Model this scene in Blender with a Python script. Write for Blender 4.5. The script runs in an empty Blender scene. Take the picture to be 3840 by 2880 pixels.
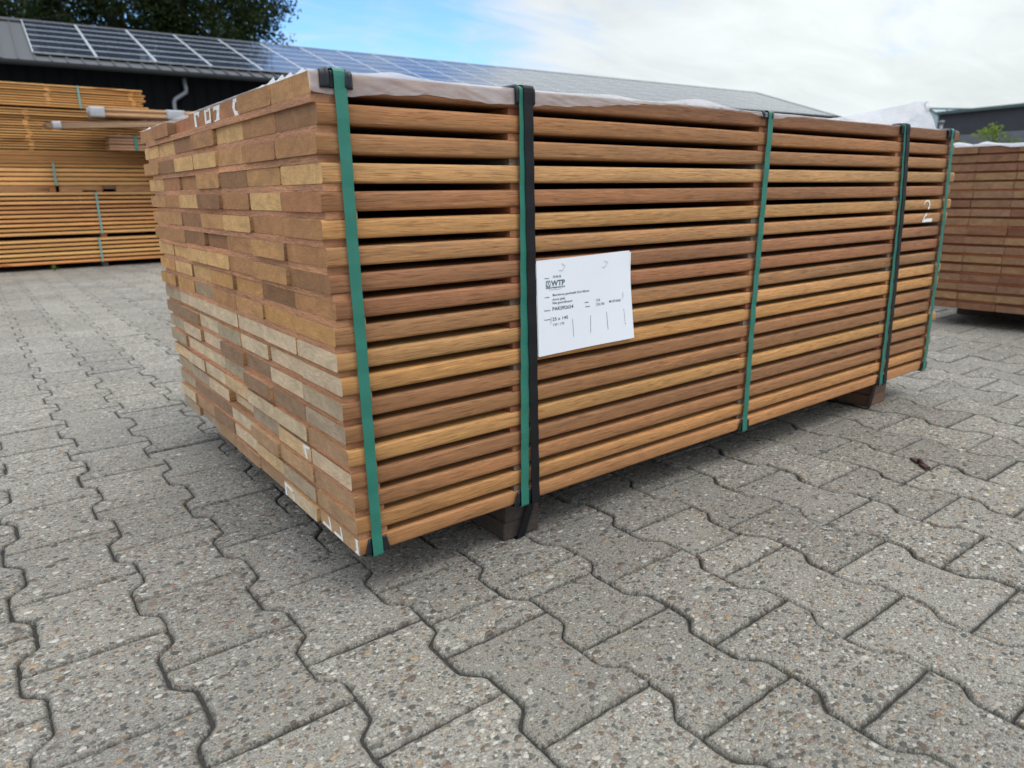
import bpy, math, random
import numpy as np
from mathutils import Vector, Matrix
random.seed(7)
rng = np.random.default_rng(11)
scene = bpy.context.scene
col = scene.collection

# ------------------------------------------------------------------ camera, sky, sun, exposure
G = 0.733                      # height of the pack's top corner above the paving
cd = bpy.data.cameras.new("camera")
cd.lens = 2656.1 / 3840 * 36.0
cd.sensor_width = 36.0
cd.clip_start = 0.05
cd.clip_end = 2000
cd.dof.use_dof = True
cd.dof.focus_distance = 1.12
cd.dof.aperture_fstop = 6.5
cam = bpy.data.objects.new("camera", cd)
col.objects.link(cam)
r_ = Vector((0.79643027, -0.60460405, -0.01235986))
u_ = Vector((0.16665593, 0.19979295, 0.96556128))
f_ = Vector((0.58131284, 0.77106208, -0.259882))
M = Matrix((r_, u_, -f_)).transposed().to_4x4()
M.translation = Vector((-0.3678, -0.8711, -0.1443 + G))
cam.matrix_world = M
scene.camera = cam

SUN_EL, SUN_AZ = math.radians(62), math.radians(170)   # azimuth clockwise from +Y
world = bpy.data.worlds.new("World")
scene.world = world
world.use_nodes = True
wt = world.node_tree
wt.nodes.clear()
def N(t, kind, **kw):
    n = t.nodes.new(kind)
    for k, v in kw.items():
        setattr(n, k, v)
    return n
def sock(t, s, v):
    if hasattr(v, 'is_output'):
        t.links.new(v, s)
    else:
        s.default_value = v
def mth(t, op, a, b=None, c=None, clamp=False):
    n = N(t, 'ShaderNodeMath', operation=op, use_clamp=clamp)
    sock(t, n.inputs[0], a)
    if b is not None: sock(t, n.inputs[1], b)
    if c is not None: sock(t, n.inputs[2], c)
    return n.outputs[0]
def vmth(t, op, a, b=None):
    n = N(t, 'ShaderNodeVectorMath', operation=op)
    sock(t, n.inputs[0], a)
    if b is not None: sock(t, n.inputs[1], b)
    return n.outputs[1] if op in ('DOT_PRODUCT', 'LENGTH', 'DISTANCE') else n.outputs[0]
def mixc(t, f, a, b, blend='MIX'):
    n = N(t, 'ShaderNodeMix', data_type='RGBA', blend_type=blend)
    sock(t, n.inputs[0], f)
    sock(t, n.inputs[6], a); sock(t, n.inputs[7], b)
    return n.outputs[2]
def smooth(t, v, a, b, lo=0.0, hi=1.0):
    n = N(t, 'ShaderNodeMapRange', interpolation_type='SMOOTHSTEP')
    sock(t, n.inputs[0], v)
    n.inputs[1].default_value = a; n.inputs[2].default_value = b
    n.inputs[3].default_value = lo; n.inputs[4].default_value = hi
    return n.outputs[0]
def noise(t, vec, scale, detail=4, rough=.55, dist=0.0, dim='3D'):
    n = N(t, 'ShaderNodeTexNoise', noise_dimensions=dim)
    if dim != '1D': sock(t, n.inputs['Vector'], vec)
    n.inputs['Scale'].default_value = scale; n.inputs['Detail'].default_value = detail
    n.inputs['Roughness'].default_value = rough; n.inputs['Distortion'].default_value = dist
    return n
def ramp(t, f, stops, interp='LINEAR'):
    n = N(t, 'ShaderNodeValToRGB')
    n.color_ramp.interpolation = interp
    el = n.color_ramp.elements
    while len(el) < len(stops): el.new(0.5)
    for e, (p, c) in zip(el, stops):
        e.position = p; e.color = (c[0], c[1], c[2], 1)
    sock(t, n.inputs[0], f)
    return n.outputs[0]
def mapping(t, vec, scale=(1, 1, 1), loc=(0, 0, 0), rot=(0, 0, 0)):
    n = N(t, 'ShaderNodeMapping')
    sock(t, n.inputs[0], vec)
    n.inputs['Scale'].default_value = scale; n.inputs['Location'].default_value = loc; n.inputs['Rotation'].default_value = rot
    return n.outputs[0]
def lin(r, g, b):
    f = lambda c: ((c / 255 + .055) / 1.055) ** 2.4 if c / 255 > .04045 else c / 255 / 12.92
    return (f(r), f(g), f(b))
def L4(c): return (c[0], c[1], c[2], 1.0)

sky = N(wt, 'ShaderNodeTexSky', sky_type='NISHITA')
sky.sun_disc = False
sky.sun_elevation = SUN_EL
sky.sun_rotation = SUN_AZ
sky.air_density = 1.0; sky.dust_density = 0.6; sky.ozone_density = 2.0
tc = N(wt, 'ShaderNodeTexCoord').outputs['Generated']
dirn = vmth(wt, 'NORMALIZE', tc)
sep = N(wt, 'ShaderNodeSeparateXYZ'); wt.links.new(dirn, sep.inputs[0])
den = mth(wt, 'ADD', mth(wt, 'MAXIMUM', sep.outputs[2], 0.0), 0.16)
cmb = N(wt, 'ShaderNodeCombineXYZ')
wt.links.new(mth(wt, 'DIVIDE', sep.outputs[0], den), cmb.inputs[0])
wt.links.new(mth(wt, 'DIVIDE', sep.outputs[1], den), cmb.inputs[1])
cuv = cmb.outputs[0]
cn = noise(wt, mapping(wt, cuv, (0.8, 1.1, 1), (3.1, 1.7, 0), (0, 0, .5)), 1.5, 9, .58, .5).outputs[0]
wisp = noise(wt, mapping(wt, cuv, (.7, 1.6, 1), (1.1, 5.7, 0), (0, 0, -.35)), 2.6, 10, .60, .9).outputs[0]
cn2 = noise(wt, mapping(wt, cuv, (1, 1, 1), (8.1, 2.7, 0)), .8, 4, .5, .2).outputs[0]
brt = vmth(wt, 'DOT_PRODUCT', dirn, (0.90, 0.41, 0.16))
# the clear patch of the sky lies towards the tree and the left end of the shed
clr = vmth(wt, 'DOT_PRODUCT', dirn, (0.37, 0.905, 0.20))
clr2 = smooth(wt, clr, 0.90, 1.0)
dens = mth(wt, 'SUBTRACT', mth(wt, 'MULTIPLY_ADD', wisp, .42, mth(wt, 'MULTIPLY', cn, .62)), mth(wt, 'MULTIPLY', clr2, 0.245))
dens = mth(wt, 'MULTIPLY_ADD', smooth(wt, brt, .70, .95), .10, dens)
mask = smooth(wt, dens, 0.24, 0.56, .0, 1.0)
b2 = smooth(wt, brt, 0.80, 1.0)
CL = 1 / 0.12
cshade = mth(wt, 'MULTIPLY_ADD', cn2, 0.44, 0.48)
cshade = mth(wt, 'MULTIPLY_ADD', mth(wt, 'SUBTRACT', wisp, .5), .25, cshade)
cshade = mth(wt, 'MULTIPLY_ADD', b2, 0.06, cshade)
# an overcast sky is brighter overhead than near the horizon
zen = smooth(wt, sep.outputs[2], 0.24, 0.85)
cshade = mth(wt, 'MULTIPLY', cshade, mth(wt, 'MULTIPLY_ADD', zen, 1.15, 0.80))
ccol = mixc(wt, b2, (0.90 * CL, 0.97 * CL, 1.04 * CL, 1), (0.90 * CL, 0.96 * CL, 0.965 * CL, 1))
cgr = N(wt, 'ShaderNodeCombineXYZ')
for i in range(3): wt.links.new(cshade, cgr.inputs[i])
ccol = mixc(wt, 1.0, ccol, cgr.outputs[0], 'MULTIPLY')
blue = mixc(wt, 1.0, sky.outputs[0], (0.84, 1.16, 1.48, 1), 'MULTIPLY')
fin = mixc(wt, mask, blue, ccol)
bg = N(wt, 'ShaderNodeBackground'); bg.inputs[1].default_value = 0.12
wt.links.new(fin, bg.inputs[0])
wo = N(wt, 'ShaderNodeOutputWorld'); wt.links.new(bg.outputs[0], wo.inputs[0])

sd = bpy.data.lights.new("sun", 'SUN')
sd.energy = 0.9; sd.angle = math.radians(18); sd.color = (1.0, 0.95, 0.88)
sun = bpy.data.objects.new("sun", sd); col.objects.link(sun)
sv = Vector((math.sin(SUN_AZ) * math.cos(SUN_EL), math.cos(SUN_AZ) * math.cos(SUN_EL), math.sin(SUN_EL)))
sun.rotation_euler = sv.to_track_quat('Z', 'Y').to_euler()
sun.location = sv * 50

vs = scene.view_settings
vs.view_transform = 'Standard'; vs.look = 'None'; vs.exposure = 0.60; vs.gamma = 1.0; vs.use_curve_mapping = False
scene.display_settings.display_device = 'sRGB'
scene.cycles.max_bounces = 8
scene.cycles.diffuse_bounces = 1
scene.cycles.transparent_max_bounces = 12

# ------------------------------------------------------------------ helpers
def mesh_obj(name, verts, faces, mats, parent=None, smooth_=False, fmat=None, tint=None, loc=None):
    me = bpy.data.meshes.new(name)
    me.from_pydata([tuple(map(float, v)) for v in verts], [], faces)
    if not isinstance(mats, (list, tuple)): mats = [mats]
    for m in mats: me.materials.append(m)
    if fmat is not None: me.polygons.foreach_set('material_index', fmat)
    if smooth_ is True: me.polygons.foreach_set('use_smooth', [True] * len(faces))
    elif smooth_ is not False: me.polygons.foreach_set('use_smooth', smooth_)
    if tint is not None:      # one RGBA per face
        at = me.color_attributes.new('tint', 'FLOAT_COLOR', 'CORNER')
        buf = []
        for p in me.polygons: buf += list(tint[p.index]) * p.loop_total
        at.data.foreach_set('color', buf)
    me.update()
    o = bpy.data.objects.new(name, me); col.objects.link(o)
    if parent is not None: o.parent = parent
    if loc is not None: o.location = loc
    return o
def thing(name, label, cat, loc=(0, 0, 0), group=None, rotz=0.0):
    o = bpy.data.objects.new(name, None); col.objects.link(o)
    o.location = loc; o.rotation_euler = (0, 0, rotz); o.empty_display_size = .1
    o['label'] = label; o['category'] = cat
    if group: o['group'] = group
    return o
def tag(o, label=None, cat=None, group=None, kind=None):
    if label: o['label'] = label
    if cat: o['category'] = cat
    if group: o['group'] = group
    if kind: o['kind'] = kind
    return o
class MB:
    def __init__(s): s.v = []; s.f = []; s.t = []; s.m = []
    def add(s, vs_, fs, t=None, m=0):
        k = len(s.v); s.v += [tuple(x) for x in vs_]
        for f in fs: s.f.append(tuple(i + k for i in f)); s.t.append(t or (1, 1, 1, 0)); s.m.append(m)
    def box(s, a, b, t=None, m=0):
        x0, y0, z0 = a; x1, y1, z1 = b
        s.add([(x0, y0, z0), (x1, y0, z0), (x1, y1, z0), (x0, y1, z0), (x0, y0, z1), (x1, y0, z1), (x1, y1, z1), (x0, y1, z1)],
              [(3, 2, 1, 0), (4, 5, 6, 7), (0, 1, 5, 4), (1, 2, 6, 5), (2, 3, 7, 6), (3, 0, 4, 7)], t, m)
    def tube(s, pts, r, n=10, t=None, m=0, cap=True):
        pts = [Vector(p) for p in pts]; rings = []
        prev = None
        for i, p in enumerate(pts):
            d = (pts[min(i + 1, len(pts) - 1)] - pts[max(i - 1, 0)]).normalized()
            if prev is None:
                a = d.orthogonal().normalized()
            else:
                a = (prev - d * prev.dot(d)).normalized()
            prev = a; b = d.cross(a)
            rr = r[i] if isinstance(r, (list, tuple)) else r
            rings.append([p + (a * math.cos(2 * math.pi * k / n) + b * math.sin(2 * math.pi * k / n)) * rr for k in range(n)])
        vs_ = [q for R in rings for q in R]; fs = []
        for i in range(len(pts) - 1):
            for k in range(n):
                fs.append((i * n + k, i * n + (k + 1) % n, (i + 1) * n + (k + 1) % n, (i + 1) * n + k))
        if cap: fs.append(tuple(range(n - 1, -1, -1))); fs.append(tuple((len(pts) - 1) * n + k for k in range(n)))
        s.add(vs_, fs, t, m)
    def poly(s, pts, n_off, t=None, m=0):   # flat polygon with thickness along n_off
        k = len(pts); a = [Vector(p) for p in pts]; b = [p + Vector(n_off) for p in a]
        s.add(a + b, [tuple(range(k))[::-1], tuple(range(k, 2 * k))] + [(i, (i + 1) % k, k + (i + 1) % k, k + i) for i in range(k)], t, m)
    def build(s, name, mats, parent=None, smooth_=False, tint=True, loc=None):
        return mesh_obj(name, s.v, s.f, mats, parent, smooth_, s.m, s.t if tint else None, loc)

# ------------------------------------------------------------------ materials
def new_mat(name):
    m = bpy.data.materials.new(name); m.use_nodes = True
    t = m.node_tree; t.nodes.clear()
    p = N(t, 'ShaderNodeBsdfPrincipled'); o = N(t, 'ShaderNodeOutputMaterial')
    t.links.new(p.outputs[0], o.inputs[0])
    return m, t, p
def bump(t, p, h, dist, strength=1.0):
    b = N(t, 'ShaderNodeBump'); b.inputs['Strength'].default_value = strength; b.inputs['Distance'].default_value = dist
    sock(t, b.inputs['Height'], h); t.links.new(b.outputs[0], p.inputs['Normal'])
def plain(name, c, rough=.6, metal=0.0, nscale=20, var=.12, spec=.5, bmp=0.0):
    m, t, p = new_mat(name)
    tcn = N(t, 'ShaderNodeTexCoord').outputs['Object']
    nz = noise(t, tcn, nscale, 5, .6).outputs[0]
    f = mth(t, 'MULTIPLY_ADD', nz, 2 * var, 1 - var)
    cmbn = N(t, 'ShaderNodeCombineColor')
    for i in range(3): t.links.new(f, cmbn.inputs[i])
    sock(t, p.inputs['Base Color'], mixc(t, 1.0, L4(c), cmbn.outputs[0], 'MULTIPLY'))
    p.inputs['Roughness'].default_value = rough; p.inputs['Metallic'].default_value = metal
    p.inputs['Specular IOR Level'].default_value = spec
    if bmp: bump(t, p, nz, bmp)
    return m
def gray(t, v):
    c = N(t, 'ShaderNodeCombineColor')
    for i in range(3): sock(t, c.inputs[i], v)
    return c.outputs[0]

def wood_mat(name, grain=1.0, pore=.55, contrast=1.0, knots=False, sat=(.97, .915, .85, 1)):
    m, t, p = new_mat(name)
    at = N(t, 'ShaderNodeAttribute', attribute_name='tint')
    tcn = N(t, 'ShaderNodeTexCoord').outputs['Object']
    oi = N(t, 'ShaderNodeObjectInfo').outputs['Random']
    geo_l = vmth(t, 'SCALE', (13.7, 7.1, 3.3))
    t.links.new(mth(t, 'MULTIPLY', oi, 9.0), geo_l.node.inputs['Scale'])
    v = vmth(t, 'ADD', tcn, geo_l)
    # warped grain direction
    wv = noise(t, mapping(t, v, (2.2, 9, 9)), 1.0, 3, .5).outputs[1]
    wv2 = vmth(t, 'MULTIPLY', vmth(t, 'SUBTRACT', wv, (.5, .5, .5)), (0.0, 0.02, 0.022))
    vw = vmth(t, 'ADD', v, wv2)
    broad = noise(t, mapping(t, vw, (1.3 * grain, 22, 26)), 1.0, 4, .55, .3).outputs[0]
    fib = noise(t, mapping(t, vw, (11 * grain, 400, 480)), 1.0, 5, .75).outputs[0]
    por = noise(t, mapping(t, vw, (24 * grain, 520, 640)), 1.0, 2, .5).outputs[0]
    patch = noise(t, mapping(t, v, (4, 14, 14)), 1.0, 3, .5).outputs[0]
    c1 = mth(t, 'MULTIPLY_ADD', mth(t, 'SUBTRACT', broad, .5), 1.25 * contrast, 1.0)
    c1 = mth(t, 'MULTIPLY', c1, mth(t, 'MULTIPLY_ADD', mth(t, 'SUBTRACT', fib, .5), 1.5 * contrast, 1.0))
    c1 = mth(t, 'MULTIPLY', c1, mth(t, 'MULTIPLY_ADD', mth(t, 'SUBTRACT', patch, .5), .35, 1.0))
    side = mixc(t, 1.0, at.outputs['Color'], gray(t, c1), 'MULTIPLY')
    warm = smooth(t, broad, .42, .7)
    side = mixc(t, mth(t, 'MULTIPLY', warm, .3), side, mixc(t, 1.0, side, (1.08, .90, .76, 1), 'MULTIPLY'))
    side = mixc(t, 1.0, side, sat, 'MULTIPLY')
    pm = smooth(t, por, .56, .63)
    side = mixc(t, mth(t, 'MULTIPLY', pm, pore), side, mixc(t, 1.0, side, (.40, .31, .26, 1), 'MULTIPLY'))
    pale = smooth(t, noise(t, mapping(t, vw, (30 * grain, 420, 520), (5, 3, 1)), 1.0, 2, .5).outputs[0], .56, .66)
    side = mixc(t, mth(t, 'MULTIPLY', pale, .45), side, mixc(t, 1.0, side, (1.5, 1.5, 1.45, 1), 'MULTIPLY'))
    if knots:
        kv = N(t, 'ShaderNodeTexVoronoi'); t.links.new(mapping(t, v, (1.6, 9, 9)), kv.inputs[0]); kv.inputs['Scale'].default_value = 1.0
        km = smooth(t, kv.outputs['Distance'], .10, .2, 1, 0)
        side = mixc(t, mth(t, 'MULTIPLY', km, .7), side, mixc(t, 1.0, side, (.42, .26, .15, 1), 'MULTIPLY'))
    if not knots:
        kv = N(t, 'ShaderNodeTexVoronoi'); t.links.new(mapping(t, vmth(t, 'ADD', v, wv2), (2.2, 16, 22)), kv.inputs[0]); kv.inputs['Scale'].default_value = 1.0
        ksel = N(t, 'ShaderNodeSeparateColor'); t.links.new(kv.outputs['Color'], ksel.inputs[0])
        km = mth(t, 'MULTIPLY', smooth(t, kv.outputs['Distance'], .035, .085, 1, 0), mth(t, 'GREATER_THAN', ksel.outputs[0], .72))
        side = mixc(t, mth(t, 'MULTIPLY', km, .75), side, mixc(t, 1.0, side, (.30, .22, .18, 1), 'MULTIPLY'))
    # end grain
    sp = N(t, 'ShaderNodeSeparateXYZ'); t.links.new(v, sp.inputs[0])
    oc = N(t, 'ShaderNodeSeparateXYZ'); t.links.new(tcn, oc.inputs[0])
    yy = mth(t, 'SUBTRACT', oc.outputs[1], mth(t, 'MULTIPLY', mth(t, 'FRACT', mth(t, 'MULTIPLY', oi, 37.0)), .14))
    zz = mth(t, 'ADD', oc.outputs[2], mth(t, 'MULTIPLY_ADD', mth(t, 'FRACT', mth(t, 'MULTIPLY', oi, 91.0)), .30, -.15))
    rad = mth(t, 'SQRT', mth(t, 'ADD', mth(t, 'MULTIPLY', yy, yy), mth(t, 'MULTIPLY', zz, zz)))
    en = noise(t, v, 28, 4, .6).outputs[0]
    rad = mth(t, 'ADD', rad, mth(t, 'MULTIPLY', en, .016))
    ring = noise(t, (0, 0, 0), 210, 3, .6, 0, '1D'); t.links.new(rad, ring.inputs['W'])
    spk = noise(t, v, 620, 3, .65).outputs[0]
    blot = noise(t, mapping(t, v, (1, 22, 40)), 1.0, 4, .6, .8).outputs[0]
    e1 = mth(t, 'MULTIPLY_ADD', mth(t, 'SUBTRACT', ring.outputs[0], .5), .42, 1.0)
    saw = noise(t, mapping(t, v, (1, 60, 420), (0, 0, 0), (.9, 0, 0)), 1.0, 3, .6).outputs[0]
    e1 = mth(t, 'MULTIPLY', e1, mth(t, 'MULTIPLY_ADD', mth(t, 'SUBTRACT', saw, .5), .55, 1.0))
    e1 = mth(t, 'MULTIPLY', e1, mth(t, 'MULTIPLY_ADD', mth(t, 'SUBTRACT', spk, .5), .55, 1.0))
    e1 = mth(t, 'MULTIPLY', e1, mth(t, 'MULTIPLY_ADD', mth(t, 'SUBTRACT', blot, .5), 1.1, 1.0))
    end = mixc(t, 1.0, at.outputs['Color'], gray(t, e1), 'MULTIPLY')
    crk = noise(t, mapping(t, v, (1, 30, 260)), 1.0, 3, .5).outputs[0]
    end = mixc(t, mth(t, 'MULTIPLY', smooth(t, crk, .68, .74), .5), end, mixc(t, 1.0, end, (.45, .4, .35, 1), 'MULTIPLY'))
    end = mixc(t, 1.0, end, (1.02, .94, .82, 1), 'MULTIPLY')
    c = mixc(t, at.outputs['Alpha'], side, end)
    t.links.new(c, p.inputs['Base Color'])
    p.inputs['Roughness'].default_value = .62
    p.inputs['Specular IOR Level'].default_value = .35
    hgt = mth(t, 'ADD', mth(t, 'MULTIPLY', fib, .6), mth(t, 'MULTIPLY', spk, .4))
    bump(t, p, hgt, .0006, .8)
    return m

M_wood = wood_mat('hardwood')
M_pine = wood_mat('softwood', .6, .25, .8, True)
M_rough = wood_mat('rough_sawn_wood', 2.5, .5, 1.2)
M_paint = plain('white_marking_paint', (.82, .84, .82), .55, nscale=500, var=.14)
def worn_paint():
    t = M_paint.node_tree; p = [n for n in t.nodes if n.type == 'BSDF_PRINCIPLED'][0]
    tcn = N(t, 'ShaderNodeTexCoord').outputs['Object']
    nz = noise(t, tcn, 700, 4, .7).outputs[0]; n2 = noise(t, tcn, 160, 3, .6).outputs[0]
    t.links.new(smooth(t, mth(t, 'MULTIPLY_ADD', n2, .5, mth(t, 'MULTIPLY', nz, .5)), .34, .46, .15, 1.0), p.inputs['Alpha'])
worn_paint()
M_black = plain('black_plastic', (.010, .013, .018), .4, nscale=60, var=.25, spec=.45)
M_blackband = plain('black_strap_plastic', (.006, .006, .008), .5, nscale=300, var=.3, spec=.3)
M_dark_block = plain('old_dark_wood', (.055, .040, .032), .85, nscale=90, var=.5, bmp=.004)
M_brown_block = plain('brown_block_wood', (.16, .085, .05), .8, nscale=90, var=.4, bmp=.003)
M_metal = plain('roof_steel', (.025, .027, .031), .5, .0, nscale=3, var=.18)
M_gutter = plain('gutter_steel', (.03, .032, .036), .4, .2, nscale=6, var=.15)
M_wall = plain('dark_cladding', (.005, .006, .007), .9, nscale=4, var=.3, spec=.1)
M_galv = plain('zinc_pipe', (.20, .21, .23), .45, .4, nscale=12, var=.2)
M_alu = plain('aluminium_frame', (.62, .64, .66), .35, .6, nscale=10, var=.08)
M_rust = plain('rusty_steel', (.07, .035, .028), .7, .3, nscale=160, var=.5, bmp=.001)
M_paper = plain('white_paper', (.78, .80, .84), .65, nscale=14, var=.02)
M_ink = plain('black_ink', (.02, .022, .025), .6, nscale=200, var=.1)
M_inkg = plain('grey_green_ink', (.10, .16, .16), .6, nscale=200, var=.15)
M_blueline = plain('blue_ink', (.12, .22, .30), .6, nscale=200, var=.1)
M_wire = plain('staple_wire', (.45, .46, .48), .3, .9, nscale=100, var=.1)
M_bark = plain('bark', (.07, .055, .04), .9, nscale=10, var=.4, bmp=.02)
M_brick = plain('dark_brick_wall', (.045, .045, .055), .85, nscale=2, var=.25)
M_trim = plain('green_grey_trim', (.07, .11, .11), .5, nscale=3, var=.1)
M_sheet = plain('pale_wrapping', (.37, .37, .39), .35, nscale=18, var=.25)

def strap_mat(name, c, scale):
    m, t, p = new_mat(name)
    tcn = N(t, 'ShaderNodeTexCoord').outputs['Object']
    s = N(t, 'ShaderNodeSeparateXYZ'); t.links.new(tcn, s.inputs[0])
    a = mth(t, 'SINE', mth(t, 'MULTIPLY', mth(t, 'ADD', mth(t, 'MULTIPLY', s.outputs[0], 2.0), s.outputs[2]), scale))
    b = mth(t, 'SINE', mth(t, 'MULTIPLY', mth(t, 'SUBTRACT', mth(t, 'MULTIPLY', s.outputs[0], 2.0), s.outputs[2]), scale))
    h = mth(t, 'MAXIMUM', a, b)
    f = smooth(t, h, .2, 1.0)
    big = noise(t, tcn, 25, 4, .6).outputs[0]
    c2 = mixc(t, f, L4([x * .62 for x in c]), L4([min(1, x * 1.35) for x in c]))
    c2 = mixc(t, 1.0, c2, gray(t, mth(t, 'MULTIPLY_ADD', big, .3, .85)), 'MULTIPLY')
    t.links.new(c2, p.inputs['Base Color'])
    p.inputs['Roughness'].default_value = .38
    bump(t, p, h, .0003, .7)
    return m
M_green = strap_mat('green_woven_strap', (.022, .180, .128), 1500)
M_palegreen = plain('faded_green_strap', (.16, .32, .28), .5, nscale=30, var=.15)

def film_mat(name, alpha, c=(.86, .86, .90)):
    m, t, p = new_mat(name)
    tcn = N(t, 'ShaderNodeTexCoord').outputs['Object']
    nz = noise(t, mapping(t, tcn, (10, 20, 30)), 1.0, 5, .6, .6).outputs[0]
    fine = noise(t, mapping(t, tcn, (30, 60, 60)), 1.0, 4, .6, 1.5).outputs[0]
    t.links.new(mixc(t, nz, L4([x * .85 for x in c]), L4(c)), p.inputs['Base Color'])
    p.inputs['Roughness'].default_value = .28
    p.inputs['Alpha'].default_value = alpha
    t.links.new(mth(t, 'MULTIPLY_ADD', nz, .7, alpha - .35, clamp=True), p.inputs['Alpha'])
    tr = N(t, 'ShaderNodeBsdfTranslucent'); tr.inputs[0].default_value = (.9, .9, .93, 1)
    tp = N(t, 'ShaderNodeBsdfTransparent')
    out = [n for n in t.nodes if n.type == 'OUTPUT_MATERIAL'][0]
    mA = N(t, 'ShaderNodeMixShader'); mA.inputs[0].default_value = .32
    t.links.new(p.outputs[0], mA.inputs[1]); t.links.new(tr.outputs[0], mA.inputs[2])
    mB_ = N(t, 'ShaderNodeMixShader')
    t.links.new(p.inputs['Alpha'].links[0].from_socket, mB_.inputs[0])
    t.links.new(tp.outputs[0], mB_.inputs[1]); t.links.new(mA.outputs[0], mB_.inputs[2])
    t.links.new(mB_.outputs[0], out.inputs[0])
    for l in list(p.inputs['Alpha'].links): t.links.remove(l)
    p.inputs['Alpha'].default_value = 1.0
    bump(t, p, fine, .003, .5)
    return m
M_film = film_mat('milky_plastic_film', .36, (.92, .92, .95))
M_film2 = film_mat('folded_plastic_film', .85, (.62, .63, .67))
M_film3 = film_mat('white_pack_cover', .93, (.80, .82, .88))

# ---- paving stone: exposed gravel in concrete
def paving_mat():
    m, t, p = new_mat('exposed_gravel_paver')
    geo = N(t, 'ShaderNodeNewGeometry').outputs['Position']
    at = N(t, 'ShaderNodeAttribute', attribute_name='tint')
    sepc = N(t, 'ShaderNodeSeparateColor'); t.links.new(at.outputs['Color'], sepc.inputs[0])
    v = vmth(t, 'MULTIPLY', geo, (1, 1, 1))
    v = vmth(t, 'ADD', v, at.outputs['Color'])
    flat = vmth(t, 'MULTIPLY', v, (1, 1, .3))
    jit = vmth(t, 'MULTIPLY', vmth(t, 'SUBTRACT', noise(t, flat, 170, 2, .5).outputs[1], (.5, .5, .5)), (.006, .006, 0))
    flatj = vmth(t, 'ADD', flat, jit)
    grain = noise(t, flat, 520, 4, .7).outputs[0]
    base = ramp(t, grain, [(.32, (.10, .094, .082)), (.50, (.26, .246, .218)), (.66, (.50, .475, .425))])
    stops = [(0, (.34, .32, .28)), (.15, (.54, .51, .45)), (.23, (.16, .12, .09)), (.33, (.38, .33, .27)), (.44, (.09, .095, .09)),
             (.51, (.30, .28, .25)), (.63, (.60, .58, .53)), (.68, (.27, .185, .14)), (.74, (.42, .40, .36)), (.84, (.14, .145, .135)), (.92, (.42, .30, .18)), (.96, (.25, .24, .225))]
    height = None
    colr = base
    for i, (sc, rr, rj, off) in enumerate([(225, .38, .28, 3.3), (128, .30, .43, 11.7), (78, .24, .44, 27.1)]):
        vo = N(t, 'ShaderNodeTexVoronoi', feature='F1'); vo.inputs['Scale'].default_value = sc
        rot = (0, 0, .6 + i)
        t.links.new(mapping(t, flatj, (1.0, 1.28, 1), (off, off * .7, 0), rot), vo.inputs['Vector'])
        sc3 = N(t, 'ShaderNodeSeparateColor'); t.links.new(vo.outputs['Color'], sc3.inputs[0])
        thr = mth(t, 'MULTIPLY_ADD', sc3.outputs[1], rj, rr - .08 if i else rr)
        keep = mth(t, 'GREATER_THAN', sc3.outputs[2], (.35, .40, .62)[i])
        edge = mth(t, 'SUBTRACT', thr, vo.outputs['Distance'])
        mk = mth(t, 'MULTIPLY', smooth(t, edge, -.02, .06), keep)
        # fewer stones along the worn sandy rim of a paver
        mk = mth(t, 'MULTIPLY', mk, mth(t, 'SUBTRACT', 1.0, mth(t, 'MULTIPLY', at.outputs['Alpha'], .75)))
        pc = ramp(t, sc3.outputs[0], stops, 'CONSTANT')
        pn = noise(t, flat, 900, 2, .5).outputs[0]
        pc = mixc(t, 1.0, pc, gray(t, mth(t, 'MULTIPLY_ADD', pn, .5, .75)), 'MULTIPLY')
        rim = mth(t, 'MULTIPLY', smooth(t, edge, -.09, -.01), keep)
        colr = mixc(t, mth(t, 'MULTIPLY', rim, .8), colr, mixc(t, 1.0, colr, (.55, .53, .5, 1), 'MULTIPLY'))
        colr = mixc(t, mth(t, 'MULTIPLY', mk, .92), colr, pc)
        hh = mth(t, 'MULTIPLY', mth(t, 'MULTIPLY', smooth(t, edge, 0, .3), keep), (.35, .7, 1.0)[i])
        height = hh if height is None else mth(t, 'MAXIMUM', height, hh)
    tone = mth(t, 'MULTIPLY_ADD', sepc.outputs[2], .22, .82)
    dirt = noise(t, geo, 2.6, 5, .6, .4).outputs[0]
    tone = mth(t, 'MULTIPLY', tone, mth(t, 'MULTIPLY_ADD', dirt, .42, .80))
    tone = mth(t, 'MULTIPLY', tone, mth(t, 'MULTIPLY_ADD', at.outputs['Alpha'], -.10, 1.0))
    colr = mixc(t, 1.0, colr, gray(t, tone), 'MULTIPLY')
    warmn = noise(t, geo, 1.1, 3, .5).outputs[0]
    colr = mixc(t, 1.0, colr, mixc(t, smooth(t, warmn, .35, .65), (1.0, .985, .97, 1), (1.02, 1.0, .94, 1)), 'MULTIPLY')
    t.links.new(colr, p.inputs['Base Color'])
    p.inputs['Roughness'].default_value = .78
    p.inputs['Specular IOR Level'].default_value = .4
    hh = mth(t, 'ADD', mth(t, 'MULTIPLY', height, .7), mth(t, 'MULTIPLY', grain, .5))
    bump(t, p, hh, .0050, .9)
    return m
M_pave = paving_mat()
def sand_mat():
    m, t, p = new_mat('dark_joint_sand')
    geo = N(t, 'ShaderNodeNewGeometry').outputs['Position']
    g = noise(t, geo, 420, 4, .7).outputs[0]
    b = noise(t, geo, 7, 4, .6).outputs[0]
    c = ramp(t, g, [(.3, (.016, .014, .012)), (.55, (.040, .036, .031)), (.75, (.12, .112, .10))])
    c = mixc(t, 1.0, c, gray(t, mth(t, 'MULTIPLY_ADD', b, 1.2, .5)), 'MULTIPLY')
    t.links.new(c, p.inputs['Base Color']); p.inputs['Roughness'].default_value = .9
    bump(t, p, g, .003, .8)
    return m
M_sand = sand_mat()
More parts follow.
